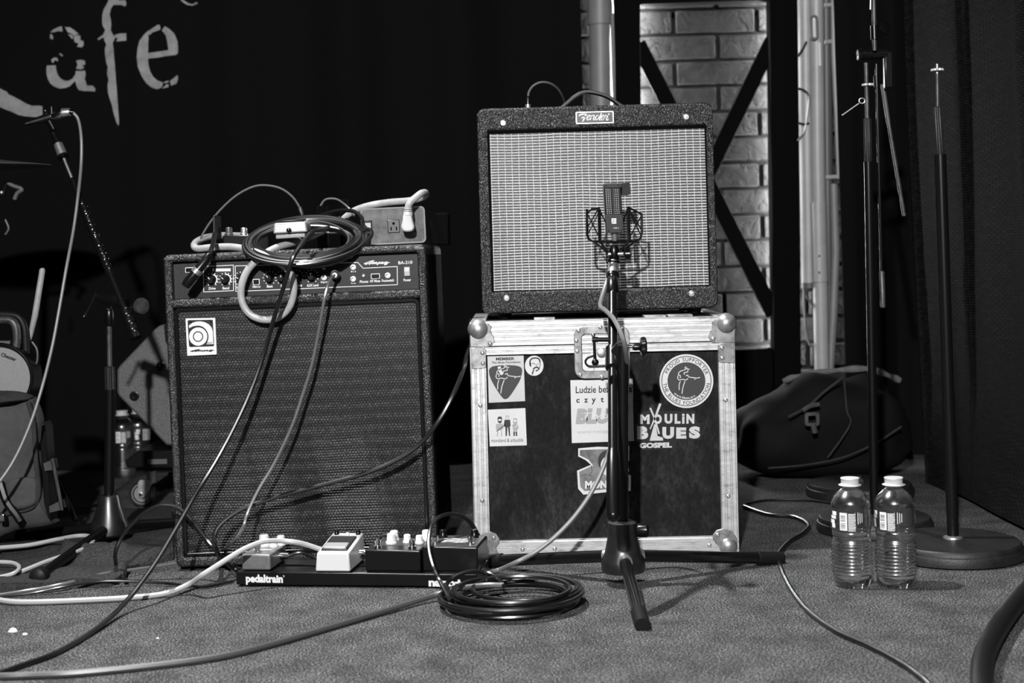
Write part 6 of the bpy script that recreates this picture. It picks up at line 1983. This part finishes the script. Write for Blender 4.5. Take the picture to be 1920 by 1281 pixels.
# rumpled dark rug
def rug():
    back = [F(-120, 968), F(60, 965), F(180, 962), F(300, 962), F(322, 962)]
    front = [(-120, 1118), (60, 1110), (130, 1104), (200, 1101), (232, 1090), (250, 1070), (300, 1056), (318, 1052), (326, 1050)]
    fr_ = catmull([F(*q) for q in front], 10)
    bk = catmull(back, 20)
    n_ = len(fr_)
    m = 34
    vs, fs = [], []
    for s_ in (0, 1):
        for i in range(n_):
            b_ = bk[min(len(bk) - 1, int(i * (len(bk) - 1) / (n_ - 1)))]
            for j in range(m + 1):
                t = j / m
                p_ = fr_[i].lerp(b_, t)
                nz = mnoise.noise(Vector((p_.x * 5, p_.y * 14, 1))) * 0.5 + 0.5
                edge = math.exp(-((t - 0.06) / 0.07) ** 2)
                fold = math.exp(-((p_.x * 0.55 + p_.y - 2.43 - 0.02 * math.sin(p_.x * 30)) / 0.035) ** 2)
                z = 0.004 + 0.012 * nz + 0.012 * edge * (0.5 + 0.5 * math.sin(i * 0.35)) + 0.028 * fold * min(1, t * 5) * (1 if p_.x > -0.95 else 0.3)
                vs.append((p_.x, p_.y, (0.0005 if s_ else z + 0.003)))
    k_ = n_ * (m + 1)
    for i in range(n_ - 1):
        for j in range(m):
            a = i * (m + 1) + j
            fs.append((a, a + m + 1, a + m + 2, a + 1))
            fs.append((k_ + a, k_ + a + 1, k_ + a + m + 2, k_ + a + m + 1))
    rim = [i * (m + 1) for i in range(n_)] + [(n_ - 1) * (m + 1) + j for j in range(1, m + 1)] + [i * (m + 1) + m for i in range(n_ - 2, -1, -1)] + [j for j in range(m - 1, 0, -1)]
    for a, b_ in zip(rim, rim[1:] + rim[:1]):
        fs.append((a, b_, k_ + b_, k_ + a))
    return MB().add(vs, fs)
rg = rug()
OFF = F(150, 1060)
tag(rg.build('rug', 'rug', angle=80), 'rumpled dark rug with a curled edge lying left of the bass amplifier', 'rug')
zero()
# scraps on the carpet
for (px, py, s_, lab) in ((24, 1182, 0.0075, 'larger white paper scrap on the carpet at the front left'), (47, 1189, 0.004, 'tiny white scrap right of the larger scrap'), (295, 1197, 0.0025, 'tiny pale speck on the carpet under the sagging cable')):
    OFF = F(px, py)
    mb = MB()
    c = F(px, py, s_ * .35)
    n_ = 7
    lo = [(c.x + s_ * (1 + .3 * R.random()) * math.cos(2 * PI * k_ / n_), c.y + s_ * .8 * (1 + .4 * R.random()) * math.sin(2 * PI * k_ / n_), 0.0005) for k_ in range(n_)]
    hi = [(c.x + (a[0] - c.x) * .6, c.y + (a[1] - c.y) * .6, s_ * (.5 + .4 * R.random())) for a in lo]
    mb.add(lo + hi, [tuple(range(n_ - 1, -1, -1)), tuple(range(n_, 2 * n_))] + [(k_, (k_ + 1) % n_, n_ + (k_ + 1) % n_, n_ + k_) for k_ in range(n_)])
    tag(mb.build('paper_scrap', 'paper'), lab, 'scrap')
zero()
